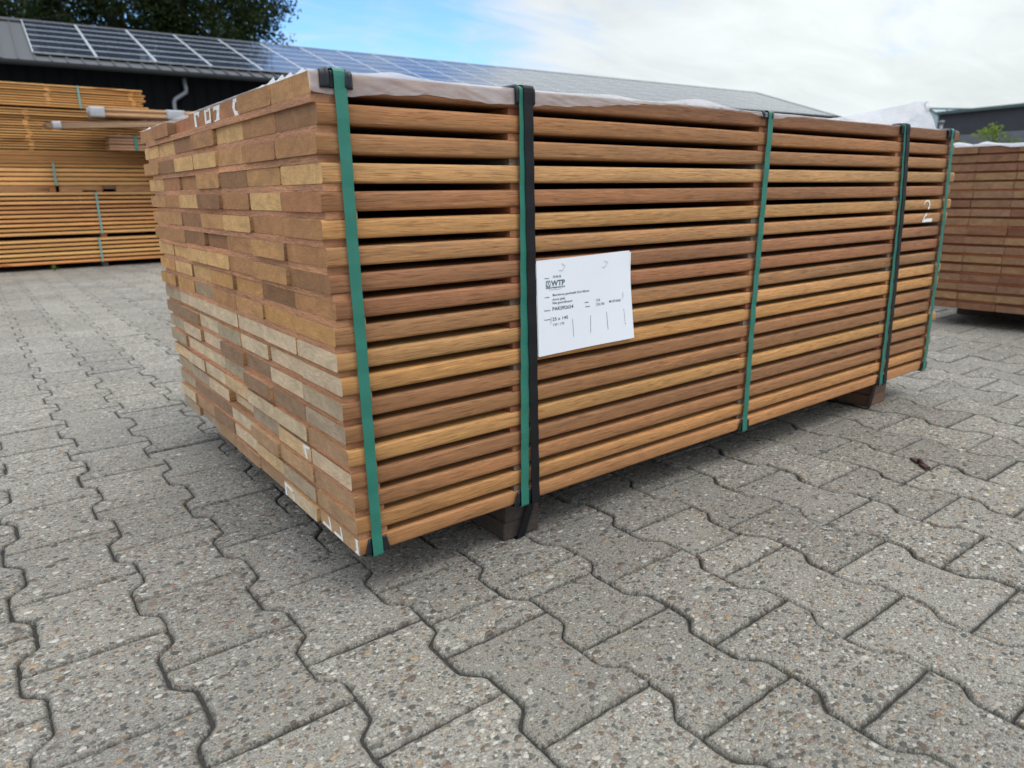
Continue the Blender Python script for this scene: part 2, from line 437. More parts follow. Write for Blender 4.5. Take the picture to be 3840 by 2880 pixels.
M_ground = plain('far_yard_paving', (.24, .23, .21), .85, nscale=3, var=.2)

# ------------------------------------------------------------------ ground and paving
def ground():
    o = mesh_obj('ground', [(-300, -300, -.03), (500, -300, -.03), (500, 500, -.03), (-300, 500, -.03)], [(0, 1, 2, 3)], M_ground)
    tag(o, kind='structure')
    nx = 60
    vs_, fs = [], []
    for j in range(nx + 1):
        for i in range(nx + 1):
            x = -3.2 + 13.4 * i / nx; y = -3.0 + 13.0 * j / nx
            vs_.append((x, y, -.0062 + .0012 * math.sin(x * 5.1 + y * 3.3) * math.sin(y * 4.7 - x)))
    for j in range(nx):
        for i in range(nx):
            a = j * (nx + 1) + i; fs.append((a, a + 1, a + nx + 2, a + nx + 1))
    o = mesh_obj('joint_sand', vs_, fs, M_sand); tag(o, kind='structure')
ground()

def paving():
    PX, PY = .150, .1995
    A = .0125
    V, F, T, FL = [], [], [], []
    def seam(k, y, ph):            # x of seam k at height y; ph = joint position of the column on its right
        c = -.094 + PX * k
        u = ((y - ph) / PY + .5) % 1.0 - .5     # 0 at that column's joint
        au = abs(u) * PY
        if au < .0385: s = -1
        elif au > .0612: s = 1
        else: s = -1 + 2 * (au - .0385) / .0227
        return c + A * s
    phase = lambda k: .0293 if k % 2 else -.0705
    cx, cy = -.3678, -.8711
    # a few pavers are cut pieces
    SPLIT = {(1, -1): ((0, .078), (.078, PY)), (2, -1): ((0, .142), (.142, PY)), (4, -1): ((0, .072), (.072, PY)), (-6, 3): ((0, .06), (.06, PY)),
             (7, 0): ((0, .1), (.1, PY)), (9, -3): ((0, .085), (.085, PY)), (-3, 6): ((0, .11), (.11, PY))}
    for k in range(-19, 66):
        ph = phase(k)
        xm = -.094 + PX * (k + .5)
        j0 = int(math.floor((-2.9 - ph) / PY)); j1 = int(math.ceil((9.6 - ph) / PY))
        for j, seg in [(j, g) for j in range(j0, j1) for g in SPLIT.get((k, j), (None,))]:
            y0 = ph + j * PY; ym = y0 + PY / 2
            d = math.hypot(xm - cx, ym - cy)
            # keep what the yard around the packs could show
            step = .0052 if d < 2.0 else 1
            ys = [0, .0385, .0612, PY - .0612, PY - .0385, PY]
            if seg: ys = [seg[0]] + [q for q in ys if seg[0] + .004 < q < seg[1] - .004] + [seg[1]]
            def side(right):
                pts = []
                for a, b in zip(ys[:-1], ys[1:]):
                    n = max(1, int((b - a) / step))
                    for i in range(n): pts.append(a + (b - a) * i / n)
                pts.append(ys[-1])
                out = []
                for yy in pts:
                    y = y0 + yy
                    if right: x = seam(k + 1, y, phase(k + 1))
                    else: x = seam(k, y, ph)
                    out.append((x, y))
                return out
            Ls, Rs = side(False), side(True)
            def edge(a, b):
                n = max(1, int(abs(b[0] - a[0]) / step))
                return [(a[0] + (b[0] - a[0]) * i / n, a[1]) for i in range(1, n)]
            e1_ = edge(Ls[0], Rs[0]); e2_ = edge(Rs[-1], Ls[-1])
            out = Ls[::-1] + e1_ + Rs + e2_   # counter-clockwise
            P_ = np.array(out)
            n = len(P_)
            if d < 2.0:
                for _ in range(1):      # soften the corners
                    P_ = .5 * P_ + .25 * (np.roll(P_, 1, 0) + np.roll(P_, -1, 0))
            tng = np.roll(P_, -1, 0) - np.roll(P_, 1, 0)
            tng /= np.linalg.norm(tng, axis=1)[:, None] + 1e-12
            nin = np.stack([-tng[:, 1], tng[:, 0]], 1)
            if d < 2.0:
                for _ in range(2): nin = .5 * nin + .25 * (np.roll(nin, 1, 0) + np.roll(nin, -1, 0))
                rn = rng.normal(0, .0006, (n, 2)); rn = (rn + np.roll(rn, 1, 0) + np.roll(rn, -1, 0)) * .5
                P_ = P_ + rn
            gap = .0012 + rng.uniform(0, .0010)
            h = rng.normal(0, .0007); tx, ty = rng.normal(0, .006, 2)
            sh = rng.normal(0, .0006, 2)
            tintv = (rng.uniform(0, 5), rng.uniform(0, 5), rng.uniform(0, 1))
            if d < 3.6: rings = [(gap, -.016), (gap, -.0046), (gap + .0009, -.0022), (gap + .0028, -.0006), (gap + .0050, 0)]
            else: rings = [(gap, -.012), (gap, -.0035), (gap + .004, 0)]
            b0 = len(V)
            for ins, z in rings:
                Q = P_ + nin * ins + sh
                zz = z + h + (Q[:, 0] - xm) * tx + (Q[:, 1] - ym) * ty
                if z < -.01: zz = np.full(n, -.014)
                V += [(a[0], a[1], c) for a, c in zip(Q, zz)]
            R_ = len(rings)
            for r in range(R_ - 1):
                al = 1.0 if r < R_ - 2 else .6
                for i in range(n):
                    F.append((b0 + r * n + i, b0 + r * n + (i + 1) % n, b0 + (r + 1) * n + (i + 1) % n, b0 + (r + 1) * n + i))
                    T.append(tintv + (al,))
            F.append(tuple(b0 + (R_ - 1) * n + i for i in range(n))); T.append(tintv + (0.0,)); FL.append(len(F) - 1)
    sm = np.ones(len(F), bool); sm[FL] = False; sm = sm.tolist()
    o = mesh_obj('paving', V, F, M_pave, smooth_=sm, tint=T)
    tag(o, kind='structure')
paving()

# ------------------------------------------------------------------ boards
PAL = dict(Y=(200, 163, 114), T=(178, 136, 92), M=(163, 121, 83), D=(138, 102, 72), R=(160, 113, 80), G=(158, 137, 112), P=(194, 170, 138), O=(182, 139, 89))
def board_geo(L, W, T, r, nseg=10, warp=0.0, seed=0, x0=0.0):
    rg = np.random.default_rng(seed)
    prof = []
    for cx, cy, a0 in ((W - r, T - r, 0), (r, T - r, 90), (r, r, 180), (W - r, r, 270)):
        for k in range(4):
            a = math.radians(a0 + 30 * k); prof.append((cx + r * math.cos(a), cy + r * math.sin(a)))
    n = len(prof); V, F = [], []
    p1, p2 = rg.uniform(0, 6, 2)
    for i in range(nseg + 1):
        s = i / nseg; x = x0 + L * s
        dy = warp * math.sin(s * 5 + p1); dz = warp * .35 * math.sin(s * 7 + p2)
        for y, z in prof: V.append((x, y + dy, z + dz))
    for i in range(nseg):
        for k in range(n):
            F.append((i * n + k, (i + 1) * n + k, (i + 1) * n + (k + 1) % n, i * n + (k + 1) % n))
    F.append(tuple(range(n))); F.append(tuple(nseg * n + k for k in range(n))[::-1])
    # orientation: caps
    return V, F, [False] * (len(F) - 2) + [True, True]
def vary(c, s=.06):
    f = 1 + random.uniform(-s, s)
    return tuple(max(0, min(1, x * f * (1 + random.uniform(-s * .3, s * .3)))) for x in c)
def board(parent, loc, L, W, T, side, endc, seed, r=.0042, warp=.0008, mat=None, name='board', nseg=10, label=None):
    V, F, cap = board_geo(L, W, T, r, nseg, warp, seed)
    tint = [tuple(endc) + (1.0,) if c else tuple(side) + (0.0,) for c in cap]
    sm = [not c for c in cap]
    o = mesh_obj(name, V, F, mat or M_wood, parent, sm, None, tint, loc)
    if label: o['label'] = label
    return o

SHX = lambda zl: -.0364 * (zl + .325)
SHY = lambda zl: -.0144 * (zl + .325)
def W3(x, y, zl):                 # pack coordinates -> world, with the pack's slight lean
    return (x + SHX(zl), y + SHY(zl), zl + G)
PITCH = .0348
desat = lambda c, k=.90: tuple(sum(c) / 3 + (x - sum(c) / 3) * k for x in c)
FRONT = [(138, 94, 62), (160, 112, 70), (162, 116, 74), (186, 143, 92), (156, 108, 70), (184, 138, 84), (176, 130, 84), (152, 106, 72), (158, 108, 72), (160, 116, 76), (186, 140, 88), (190, 140, 82), (160, 113, 73), (158, 112, 72), (184, 138, 82), (152, 107, 70), (158, 112, 72), (180, 130, 78), (174, 124, 78)]
ENDS = ["TMRRrRM", "DMYMDYY", "MMTYYDT", "YTDTMRY", "RYMDYMT", "MMYTDTT", "MTMDDMM", "DTMYYYY", "MDOOYYO", "OOTMGOO", "PPPPPPG", "PPPGPDD", "GPDDPPG", "GDDGPPG", "MPPYPPY", "PYGPPGG", "MTMPDDG", "MGYPDMP", "TPMMMGG"]
DX = [0.0019, 0.006, 0.0004, 0.004, -0.0009, -0.0033, -0.0009, -0.0006, 0.003, -0.0018, -0.0027, 0.0002, -0.0027, -0.0022, -0.002, -0.0011, 0.0005, -0.0005, 0.0011]
XEND = {0: 1.800, 1: 1.782, 2: 1.768, 3: 1.806, 4: 1.790, 5: 1.808, 6: 1.794, 7: 1.786, 8: 1.780, 9: 1.795, 10: 1.800, 11: 1.795, 12: 1.775, 13: 1.770, 14: 1.812, 15: 1.79, 16: 1.80, 17: 1.796, 18: 1.792}

pack = thing('timber_pack', 'nearest and largest pack, brown hardwood boards on blocks with a white paper label', 'timber pack', (0, 0, 0))
YB = {0: [0, .1385, .2825, .4335, .5805, .7260, .8690], 18: [0, .1465, .2920, .4370, .5815, .7260, .8700],
      3: [0, .1490, .2935, .438, .5825, .727, .8715]}
boards = {}
for i in range(19):
    zl = -(i * PITCH) - .025
    gaps = [0] + sorted(random.sample(range(1, 7), 2))
    ys = YB.get(i)
    if ys is None:
        ys = []; y = 0.0
        for c in range(7):
            ys.append(y); y += .1438 + (random.uniform(.002, .006) if c in gaps[1:] else random.uniform(.0006, .0018))
        s = (1.0113 - .1435) / ys[-1]; ys = [a * s for a in ys]
    rest = MB() if False else None
    for c in range(7):
        W = .1435 if c < 6 else .1425
        code = ENDS[i][c]
        endc = lin(*PAL[code.upper()])
        if i >= 10:      # the lower layers' ends are weathered paler
            q = PAL[code.upper()]; endc = lin(*[min(208, sum(q) / 3 + (x - sum(q) / 3) * .72 + 12) for x in q])
        if code == 'r': endc = lin(170, 117, 84)
        side = lin(*desat(FRONT[i])) if c == 0 else lin(*desat(random.choice(FRONT), .85))
        dx = DX[i] + (0 if c == 0 else random.gauss(0, .0026))
        if i == 0: dx = [DX[0], .0006, .004, .0035, .014, -.002, .003][c]
        if i == 18 and c == 1: dx += -.003
        if i == 15 and c == 3: dx += .012
        if i == 16 and c == 2: dx -= .006
        x, y, z = W3(dx, ys[c], zl)
        L = XEND[i] - dx + random.gauss(0, .004) * (c > 0)
        boards[(i, c)] = ((x, y, z), L, W, vary(side, .03), vary(endc, .05), i * 7 + c)
restb = MB()
keep = [(i, c) for i in range(19) for c in range(7)]
order = sorted(keep, key=lambda k: (k[1], k[0]))
front100 = set(order[:19 * 5 + 5])
B = {}
for key in keep:
    loc, L, W, sc, ec, seed = boards[key]
    if key in front100:
        B[key] = board(pack, loc, L, W, .025, sc, ec, seed, warp=.0006 if key[0] else .0003)
    else:
        V, F, cap = board_geo(L, W, .025, .0032, 10, .0006, seed)
        restb.add([(a + loc[0], b + loc[1], c + loc[2]) for a, b, c in V], [], None)
        base = len(restb.v) - len(V)
        for f, cp in zip(F, cap):
            restb.f.append(tuple(q + base for q in f)); restb.t.append((tuple(ec) + (1.,)) if cp else (tuple(sc) + (0.,))); restb.m.append(0)
o = restb.build('rear_boards', M_wood, pack, [t[3] == 0 for t in restb.t]); o['kind'] = 'stuff'

# spacers between the layers, one under each strap
def interp(pts, z):
    pts = sorted(pts, key=lambda p: -p[1])
    if z >= pts[0][1]: return pts[0][0]
    for (xa, za), (xb, zb) in zip(pts[:-1], pts[1:]):
        if z >= zb: return xa + (xb - xa) * (z - za) / (zb - za)
    return pts[-1][0]
s1 = [(.0378, 0), (.0331, -.21), (.0320, -.31), (.0267, -.65)]
s2g = [(.3208, 0), (.3120, -.30), (.3008, -.65)]
s2b = [(.3275, 0), (.3243, -.39), (.3226, -.65)]
s3 = [(.9330, 0), (.9167, -.39), (.9130, -.65)]
s4g = [(1.4865, 0), (1.5068, -.17), (1.5128, -.38), (1.5189, -.65)]
s4b = [(1.4955, 0), (1.516, -.17), (1.528, -.38), (1.537, -.65)]
s5 = [(1.747, 0), (1.766, -.254), (1.7725, -.65)]
SPX = [(.0018, .044), (.3015, .3315), (.913, .943), (1.4665, 1.4965), (1.736, 1.766)]
SLN = [lambda q: 0.0, lambda q: interp(s2g, q) - .3205, lambda q: interp(s3, q) - .9330, lambda q: interp(s4g, q) - 1.4865, lambda q: interp(s5, q) - 1.747]
SC = [(150, 92, 62), (165, 108, 72), (120, 105, 92), (140, 84, 60), (175, 120, 80)]
for i in range(18):
    zl = -(i * PITCH) - PITCH
    for s, (xa, xb) in enumerate(SPX):
        ro = random.uniform(-.005, .004); w = xb - xa + random.uniform(-.004, .004)
        if s == 0: ro = random.uniform(-.002, .003) + DX[i] * .6
        ya = random.uniform(.001, .006) if s else random.uniform(.002, .010)
        ro += SLN[s](zl)
        yb = random.uniform(.955, 1.0)
        gry = random.random() < (.18 if s else 0)
        c = lin(118, 106, 94) if gry else vary(lin(*desat(SC[random.randrange(5)])), .12)
        if s == 0 and not gry: c = vary(lin(182, 134, 102), .08)
        x, y, z = W3(xa + ro, ya, zl)
        mb = MB(); h = PITCH - .025 - .0002
        mb.box((0, 0, 0), (w, yb - ya, h), tuple(c) + (0.,))
        mb.t[2] = tuple(x_ * .85 for x_ in c) + (1.,)
        # grain runs along the stick, so the mesh is built along X and turned
        V = [(b, -a, cc) for a, b, cc in mb.v]
        o = mesh_obj('spacer', V, mb.f, M_rough, pack, False, None, mb.t, (x, y, z)); o.rotation_euler = (0, 0, math.pi / 2)
        if False: pass

# bearers under the pack
for (xa, wd, m, nm) in ((.296, .078, M_dark_block, 'dark weathered bearer block'), (1.561, .088, M_brown_block, 'brown bearer block')):
    mb = MB()
    mb.box((xa, .038, .0006), (xa + wd, .98, .0335)); mb.box((xa + .002, .036, .034), (xa + wd - .001, .985, .0815))
    o = mb.build('bearer', m, pack, tint=False); o['label'] = nm
    bv = o.modifiers.new('bevel', 'BEVEL'); bv.width = .003; bv.segments = 2

# straps ------------------------------------------------------------
def ribbon(name, path, width, thick, mat, parent, label=None):
    # path: list of (x, y, z, nx, ny, nz)
    V, F = [], []
    n = len(path)
    for (x, y, z, a, b, c) in path:
        for sx, st in ((-.5, 0), (.5, 0), (.5, 1), (-.5, 1)):
            V.append((x + sx * width, y + b * thick * st, z + c * thick * st))
    for i in range(n):
        j = (i + 1) % n
        for k in range(4):
            F.append((i * 4 + k, i * 4 + (k + 1) % 4, j * 4 + (k + 1) % 4, j * 4 + k))
    o = mesh_obj(name, V, F, mat, parent, False)
    if label: o['label'] = label
    return o
def strap_path(xs, ytop_off, yf, zb, lift=.003, yb_=1.016, block=None):
    """xs: measured (x, z) down the front"""
    P_ = []
    nz = 40
    for i in range(nz + 1):
        zl = -.004 + (zb + .004) * i / nz
        x = interp(xs, zl)
        wob = .0006 * math.sin(i * 1.7)
        P_.append((x + SHX(zl), yf + wob + SHY(zl), zl + G, 0, -1, 0))
    for k in range(1, 4):
        a = math.radians(90 * k / 4); r = .004
        P_.append((interp(xs, zb) + SHX(zb), yf + r - r * math.cos(a) + SHY(zb), zb - r * math.sin(a) + G, 0, -math.cos(a), -math.sin(a)))
    xb = interp(xs, zb) + SHX(zb); xt = interp(xs, 0) + SHX(0)
    if block is None:
        for y in (.1, .5, .9, yb_):
            P_.append((xb, y + SHY(zb), zb - .004 + G, 0, 0, -1))
    else:      # this strap also ties the bearer on: in under the boards, down the block's end, back beneath
        for k in range(9):
            s = k / 8
            P_.append((xb + .019 * (1 - s) + block * s, .030, zb - .010 - s * (.733 + zb - .0125) + G, 0, -1, 0))
        P_.append((xb + block, .034, .0002, 0, -.7, -.7))
        for y in (.3, .9, .99): P_.append((xb + block, y, .0001, 0, 0, -1))
        for k in range(5): P_.append((xb + block * (1 - k / 4), .995, .002 + .07 * k / 4, 0, 1, 0))
    for i in range(9):
        zl = zb + (0 - zb) * i / 8
        P_.append((xb + (xt - xb) * i / 8, yb_ + .002 + SHY(zl), zl + G, 0, 1, 0))
    for y in (yb_ - .005, .9, .6, .3, .1, .03, .008):
        P_.append((xt, y + SHY(0), lift + G, 0, 0, 1))
    for k in range(0, 4):
        a = math.radians(90 - 90 * k / 4); r = .007
        P_.append((xt, yf + r - r * math.cos(a) + SHY(0), lift - r + r * math.sin(a) + G, 0, -math.cos(a), math.sin(a)))
    return P_
ZB = -.6525
GL = 'green woven strap around the pack'
ribbon('strap', strap_path(s1, 0, -.0058, ZB, .0048), .0160, .0007, M_green, pack)
ribbon('strap', strap_path(s2g, 0, -.0052, ZB, .0046), .0158, .0007, M_green, pack)
ribbon('strap', strap_path(s3, 0, -.0054, ZB, .0046), .0160, .0007, M_green, pack)
ribbon('strap', strap_path(s4g, 0, -.0052, ZB, .0046), .0160, .0007, M_green, pack)
ribbon('strap', strap_path(s5, 0, -.0054, ZB, .0046), .0160, .0007, M_green, pack)
ribbon('strap', strap_path(s2b, 0, -.0072, ZB, .0060, block=-.008), .0168, .0009, M_blackband, pack, 'black plastic strap')
ribbon('strap', strap_path(s4b, 0, -.0070, ZB, .0060, block=-.004), .0168, .0009, M_blackband, pack, 'black plastic strap')

# edge protectors -----------------------------------------------------
def protector(xc, wtop, half_len, strap_w, top=True, wend=None, ridge=.0042, drop=.0165, back=.035):
    """moulded plastic angle over the board edge, two ridges beside the strap"""
    V, F = [], []
    nt, ns = 25, 16
    zl0 = 0.0 if top else -.6514
    sgn = 1 if top else -1
    for i in range(ns + 1):
        s = i / ns
        # path: from the top sheet, round the edge, down the front
        if s < .45:
            y = back * (1 - s / .45); z = 0.0; ny, nz = 0, 1
        elif s < .62:
            a = (s - .45) / .17 * math.pi / 2; r = .004
            y = -r * math.sin(a) * .55; z = -r + r * math.cos(a); ny, nz = -math.sin(a), math.cos(a)
        else:
            y = -.0022; z = -.004 - (s - .62) / .38 * drop; ny, nz = -1, 0
        wf = wtop if s < .55 else wtop + ((wend or wtop) - wtop) * (s - .55) / .45
        endf = min(1.0, (1 - s) / .05 + .25) * min(1.0, s / .05 + .3)
        for k in range(nt + 1):
            u = k / nt * 2 - 1
            x = xc + u * wf / 2
            d = abs(x - xc) - (strap_w / 2 + .004)
            hgt = .0012 + ridge * math.exp(-(d / .0028) ** 2) * endf + .0022 * math.exp(-((abs(u) - .88) / .08) ** 2) * endf
            yy = y + ny * hgt; zz = z + nz * hgt
            V.append((x + SHX(zl0), yy + SHY(zl0), zl0 + sgn * zz + G))
    n = nt + 1
    for i in range(ns):
        for k in range(nt):
            q = (i * n + k, i * n + k + 1, (i + 1) * n + k + 1, (i + 1) * n + k)
            F.append(q if not top else q[::-1])
    o = mesh_obj('edge_protector', V, F, M_black, pack, True)
    sdm = o.modifiers.new('solid', 'SOLIDIFY'); sdm.thickness = .001; sdm.offset = -1
    return o
protector(.0338, .043, 0, .0160, ridge=.0046, drop=.0150)
protector(.3240, .036, 0, .0215, drop=.017)
protector(.9240, .034, 0, .0160, drop=.006, ridge=.0036)
protector(1.4865, .039, 0, .022, drop=.016)
protector(1.7420, .037, 0, .0160, drop=.018)
protector(.0277, .041, 0, .0160, False, .029, ridge=.0018, drop=.021)
protector(.3012, .044, 0, .0160, False, .030, ridge=.0018, drop=.021)
protector(.9130, .038, 0, .0160, False, .028, ridge=.0018, drop=.019)
protector(1.5190, .040, 0, .0200, False, .030, ridge=.0018, drop=.019)
protector(1.7720, .038, 0, .0160, False, .028, ridge=.0018, drop=.019)

# plastic film -----------------------------------------------------------
FB = [(-.001, -.0215), (.0047, -.0262), (.0215, -.0269), (.0508, -.0262), (.0755, -.0236), (.1015, -.0208), (.17, -.0185), (.2286, -.0208), (.3115, -.0215), (.3383, -.0217), (.4288, -.016), (.5056, -.0115),
      (.5358, -.0085), (.5993, -.003), (.66, -.0006), (.7773, -.0004), (.8459, -.0006), (.908, -.0076), (.9461, -.0087), (1.0531, -.0008), (1.2, -.0004), (1.78, -.0004)]
def film_sheet():
    V, F = [], []
    nx, nf, ntp = 360, 9, 26
    for i in range(nx + 1):
        x = -.001 + 1.781 * i / nx
        xb = [a for a, _ in FB]; zbv = float(np.interp(x, xb, [b for _, b in FB]))
        wave = .0008 * math.sin(x * 90) + .0007 * math.sin(x * 37 + 1) + .0004 * math.sin(x * 211)
        # lifted rim along the top edge here and there
        lift = .005 * math.exp(-((x - .115) / .03) ** 2) + .011 * math.exp(-((x - .72) / .07) ** 2) + .004 * math.exp(-((x - .50) / .05) ** 2)
        for k in range(nf + 1):
            s = k / nf
            z = zbv * (1 - s) + .0 * s
            crease = .0014 * math.sin(x * 60 + s * 5) * math.sin(x * 23 + 2) + .0007 * math.sin(x * 160 + s * 9)
            y = -.0022 - abs(crease) * (1 - .3 * s) - .0012 * (1 - s)
            if abs(x - .04) < .045 or abs(x - .323) < .035: y = min(y, -.0012) * .7
            if s > .99: z = .0012 + lift; y = -.0012
            V.append((x + SHX(z), y + SHY(z), z + G + (wave * (1 - s))))
        for k in range(1, ntp + 1):
            s = k / ntp; y = .006 + (1.0) * s ** 1.3
            z = .0022 + lift * math.exp(-y * 14) + .0016 * (1 + math.sin(x * 31 + y * 17) * math.sin(y * 29 - x * 11))
            z = .0008 + (z - .0008) * min(1, x / .05)
            V.append((x + SHX(0), y + SHY(0), z + G))
    n = nf + ntp + 1
    for i in range(nx):
        for k in range(n - 1):
            a = i * n + k; F.append((a, a + n, a + n + 1, a + 1))
    o = mesh_obj('plastic_film', V, F, M_film, pack, True)
    o['label'] = 'milky plastic film over the top layer'
    # crinkled rim standing up along the left end
    for ya, yb_, hh in ((.035, .235, .0125), (.855, 1.0, .009)):
        V, F = [], []; nn_ = 120; rg = random.Random(int(ya * 100)); peaks = []
        y = ya
        while y < yb_: peaks.append((y, 0)); y += rg.uniform(.014, .026); peaks.append((y, hh * rg.uniform(.6, 1.0))); y += rg.uniform(.014, .030)
        peaks.append((yb_, 0))
        for i in range(nn_ + 1):
            y = ya + (yb_ - ya) * i / nn_
            h = float(np.interp(y, [p[0] for p in peaks], [p[1] for p in peaks]))
            env = min(1, (yb_ - y) / .05 + .15)
            for k in range(5):
                w = k / 4
                V.append((.004 + .010 * w + .12 * h * w + SHX(0), y + SHY(0), .0005 + h * env * w + G))
        for i in range(nn_):
            for k in range(4):
                a = i * 5 + k; F.append((a, a + 5, a + 6, a + 1))
        mesh_obj('film_rim', V, F, M_film2, pack, False)
    # the loose flap blown up near the far end
    V, F = [], []
    top = [(1.10, .001), (1.22, .006), (1.338, .019), (1.43, .033), (1.511, .046), (1.59, .0585), (1.653, .0695), (1.690, .0725), (1.716, .0722)]
    nxx, nk = 50, 12
    for i in range(nxx + 1):
        s = i / nxx; x = top[0][0] + (top[-1][0] - top[0][0]) * s
        zt = float(np.interp(x, [a for a, _ in top], [b for _, b in top]))
        for k in range(nk + 1):
            w = k / nk
            z = zt * w
            y = .012 + .038 * w + .006 * math.sin(w * 3.0 + x * 21) * w + .0012 * math.sin(x * 47 + w * 5) + .0008 * math.sin(x * 93 - w * 9)
            xx = x + .006 * math.sin(w * 4 + 1) * w - (.018 * (1 - w) * s ** 6)
            V.append((xx + SHX(0), y, z + .001 + G + SHY(0) * 0))
    n = nk + 1
    for i in range(nxx):
        for k in range(nk):
            a = i * n + k; F.append((a, a + n, a + n + 1, a + 1))
    o = mesh_obj('film_flap', V, F, M_film2, pack, True); o['label'] = 'loose corner of film blown upright'
    V, F = [], []       # folded strip hanging from the flap's tip
    for i in range(21):
        s = i / 20; z = .072 * (1 - s) + .002
        xm = 1.702 - .010 * math.sin(s * 3.1) + .012 * s; w = .010 - .004 * math.sin(s * 3)
        for k in range(5):
            u = k / 4 - .5
            V.append((xm + u * 2 * w + SHX(0), .046 - .018 * s + .004 * math.cos(u * 5) + .002 * math.sin(s * 17 + u * 3), z + G))
    for i in range(20):
        for k in range(4):
            a = i * 5 + k; F.append((a, a + 5, a + 6, a + 1))
    mesh_obj('film_fold', V, F, M_film2, pack, True)
film_sheet()

# painted stencil fragments on the board ends and the long side ------------
def end_mark(key, pts, zshift=0.0):
    loc, L, W, sc, ec, seed = boards[key]
    mb = MB(); q = []
    for y, z in pts:
        z = max(min(z + zshift, -(key[0] * PITCH) - .0004), -(key[0] * PITCH) - .0246)
        w = W3(0, y, z)
        q.append((loc[0] - .0004, w[1], w[2]))
    mb.poly(q, (.0003, 0, 0))
    b = B[key]
    o = mb.build('painted_mark', M_paint, b, tint=False)
    o.matrix_parent_inverse = Matrix.Translation(-Vector(loc))
    return o
zs = -.0075
end_mark((0, 2), [(.3084, .0068), (.2835, .0069), (.2840, .0011), (.2974, .0019), (.3020, -.0020), (.3044, -.0060), (.3012, -.0106), (.2851, -.0121), (.2835, -.0169), (.3059, -.0177), (.3110, -.0105), (.315, -.0038)], zs)
end_mark((0, 2), [(.4175, .0058), (.3799, .0063), (.3890, -.0130), (.3837, -.0156), (.4175, -.0177), (.4169, -.015), (.4066, -.0144), (.3975, -.0006), (.4100, .0009), (.4175, -.0006)], zs)
end_mark((0, 3), [(.469, .0071), (.4345, .0066), (.4345, .0015), (.4580, .0020), (.4600, .0071)], zs)
end_mark((0, 3), [(.469, .0071), (.4600, .0071), (.4610, -.0100), (.4660, -.0164), (.4720, -.0164)], zs)
end_mark((0, 3), [(.4345, .0015), (.4410, .0015), (.4440, -.0164), (.4360, -.0164)], zs)
end_mark((0, 3), [(.4430, -.0110), (.4620, -.0120), (.4660, -.0164), (.4440, -.0164)], zs)
end_mark((0, 3), [(.5376, .0074), (.4999, .0078), (.5083, -.0031), (.5131, .002), (.5275, .0025), (.525, -.0167), (.538, -.0165)], zs)
end_mark((18, 1), [(.2890, -.6275), (.2800, -.6275), (.2800, -.6535), (.2880, -.6535)])
end_mark((18, 1), [(.2800, -.6275), (.2450, -.6320), (.2455, -.6360), (.2800, -.6320)])
end_mark((18, 1), [(.2500, -.6322), (.2450, -.6320), (.2459, -.6500), (.2500, -.6505)])
end_mark((18, 0), [(.1109, -.6291), (.1060, -.6285), (.1005, -.6500), (.1353, -.6490), (.1330, -.6445), (.1065, -.6460)])
end_mark((18, 0), [(.0678, -.6293), (.0630, -.6290), (.0590, -.6505), (.0922, -.6495), (.0900, -.6450), (.0640, -.6455)])
end_mark((18, 0), [(.0150, -.6279), (.0040, -.6275), (.0060, -.6320), (.0040, -.6500), (.0010, -.6508), (.0180, -.6505), (.0120, -.6460), (.0125, -.6320)])
end_mark((15, 1), [(.1754, -.5248), (.1475, -.5225), (.1475, -.5260), (.1640, -.5285), (.1590, -.5452), (.1650, -.5452)])

def side_marks():
    # the hand-painted 2 across two board edges
    def stroke(key, pts, w):
        loc, L, W, sc, ec, seed = boards[key]
        mb = MB()
        for (a, b), (wa, wb) in zip(zip(pts[:-1], pts[1:]), zip(w[:-1], w[1:])):
            d = Vector((b[0] - a[0], b[1] - a[1])); nrm = Vector((-d.y, d.x)).normalized()
            q = [(a[0] + nrm.x * wa, a[1] + nrm.y * wa), (a[0] - nrm.x * wa, a[1] - nrm.y * wa), (b[0] - nrm.x * wb, b[1] - nrm.y * wb), (b[0] + nrm.x * wb, b[1] + nrm.y * wb)]
            mb.poly([(W3(x, 0, z)[0], loc[1] - .0011, z + G) for x, z in q], (0, .0003, 0))
        o = mb.build('painted_digit', M_paint, B[key], tint=False)
        o.matrix_parent_inverse = Matrix.Translation(-Vector(loc))
    stroke((5, 0), [(1.6455, -.1860), (1.650, -.1795), (1.6603, -.1762), (1.672, -.1780), (1.6785, -.1850), (1.6775, -.1920), (1.6720, -.1978)], [.0010, .0016, .0018, .0024, .0030, .0030, .0022])
    stroke((6, 0), [(1.6690, -.2100), (1.662, -.2140), (1.6560, -.2190), (1.6520, -.2250)], [.0032, .0020, .0018, .0024])
    stroke((6, 0), [(1.6480, -.2270), (1.7040, -.2265)], [.0040, .0044])
side_marks()

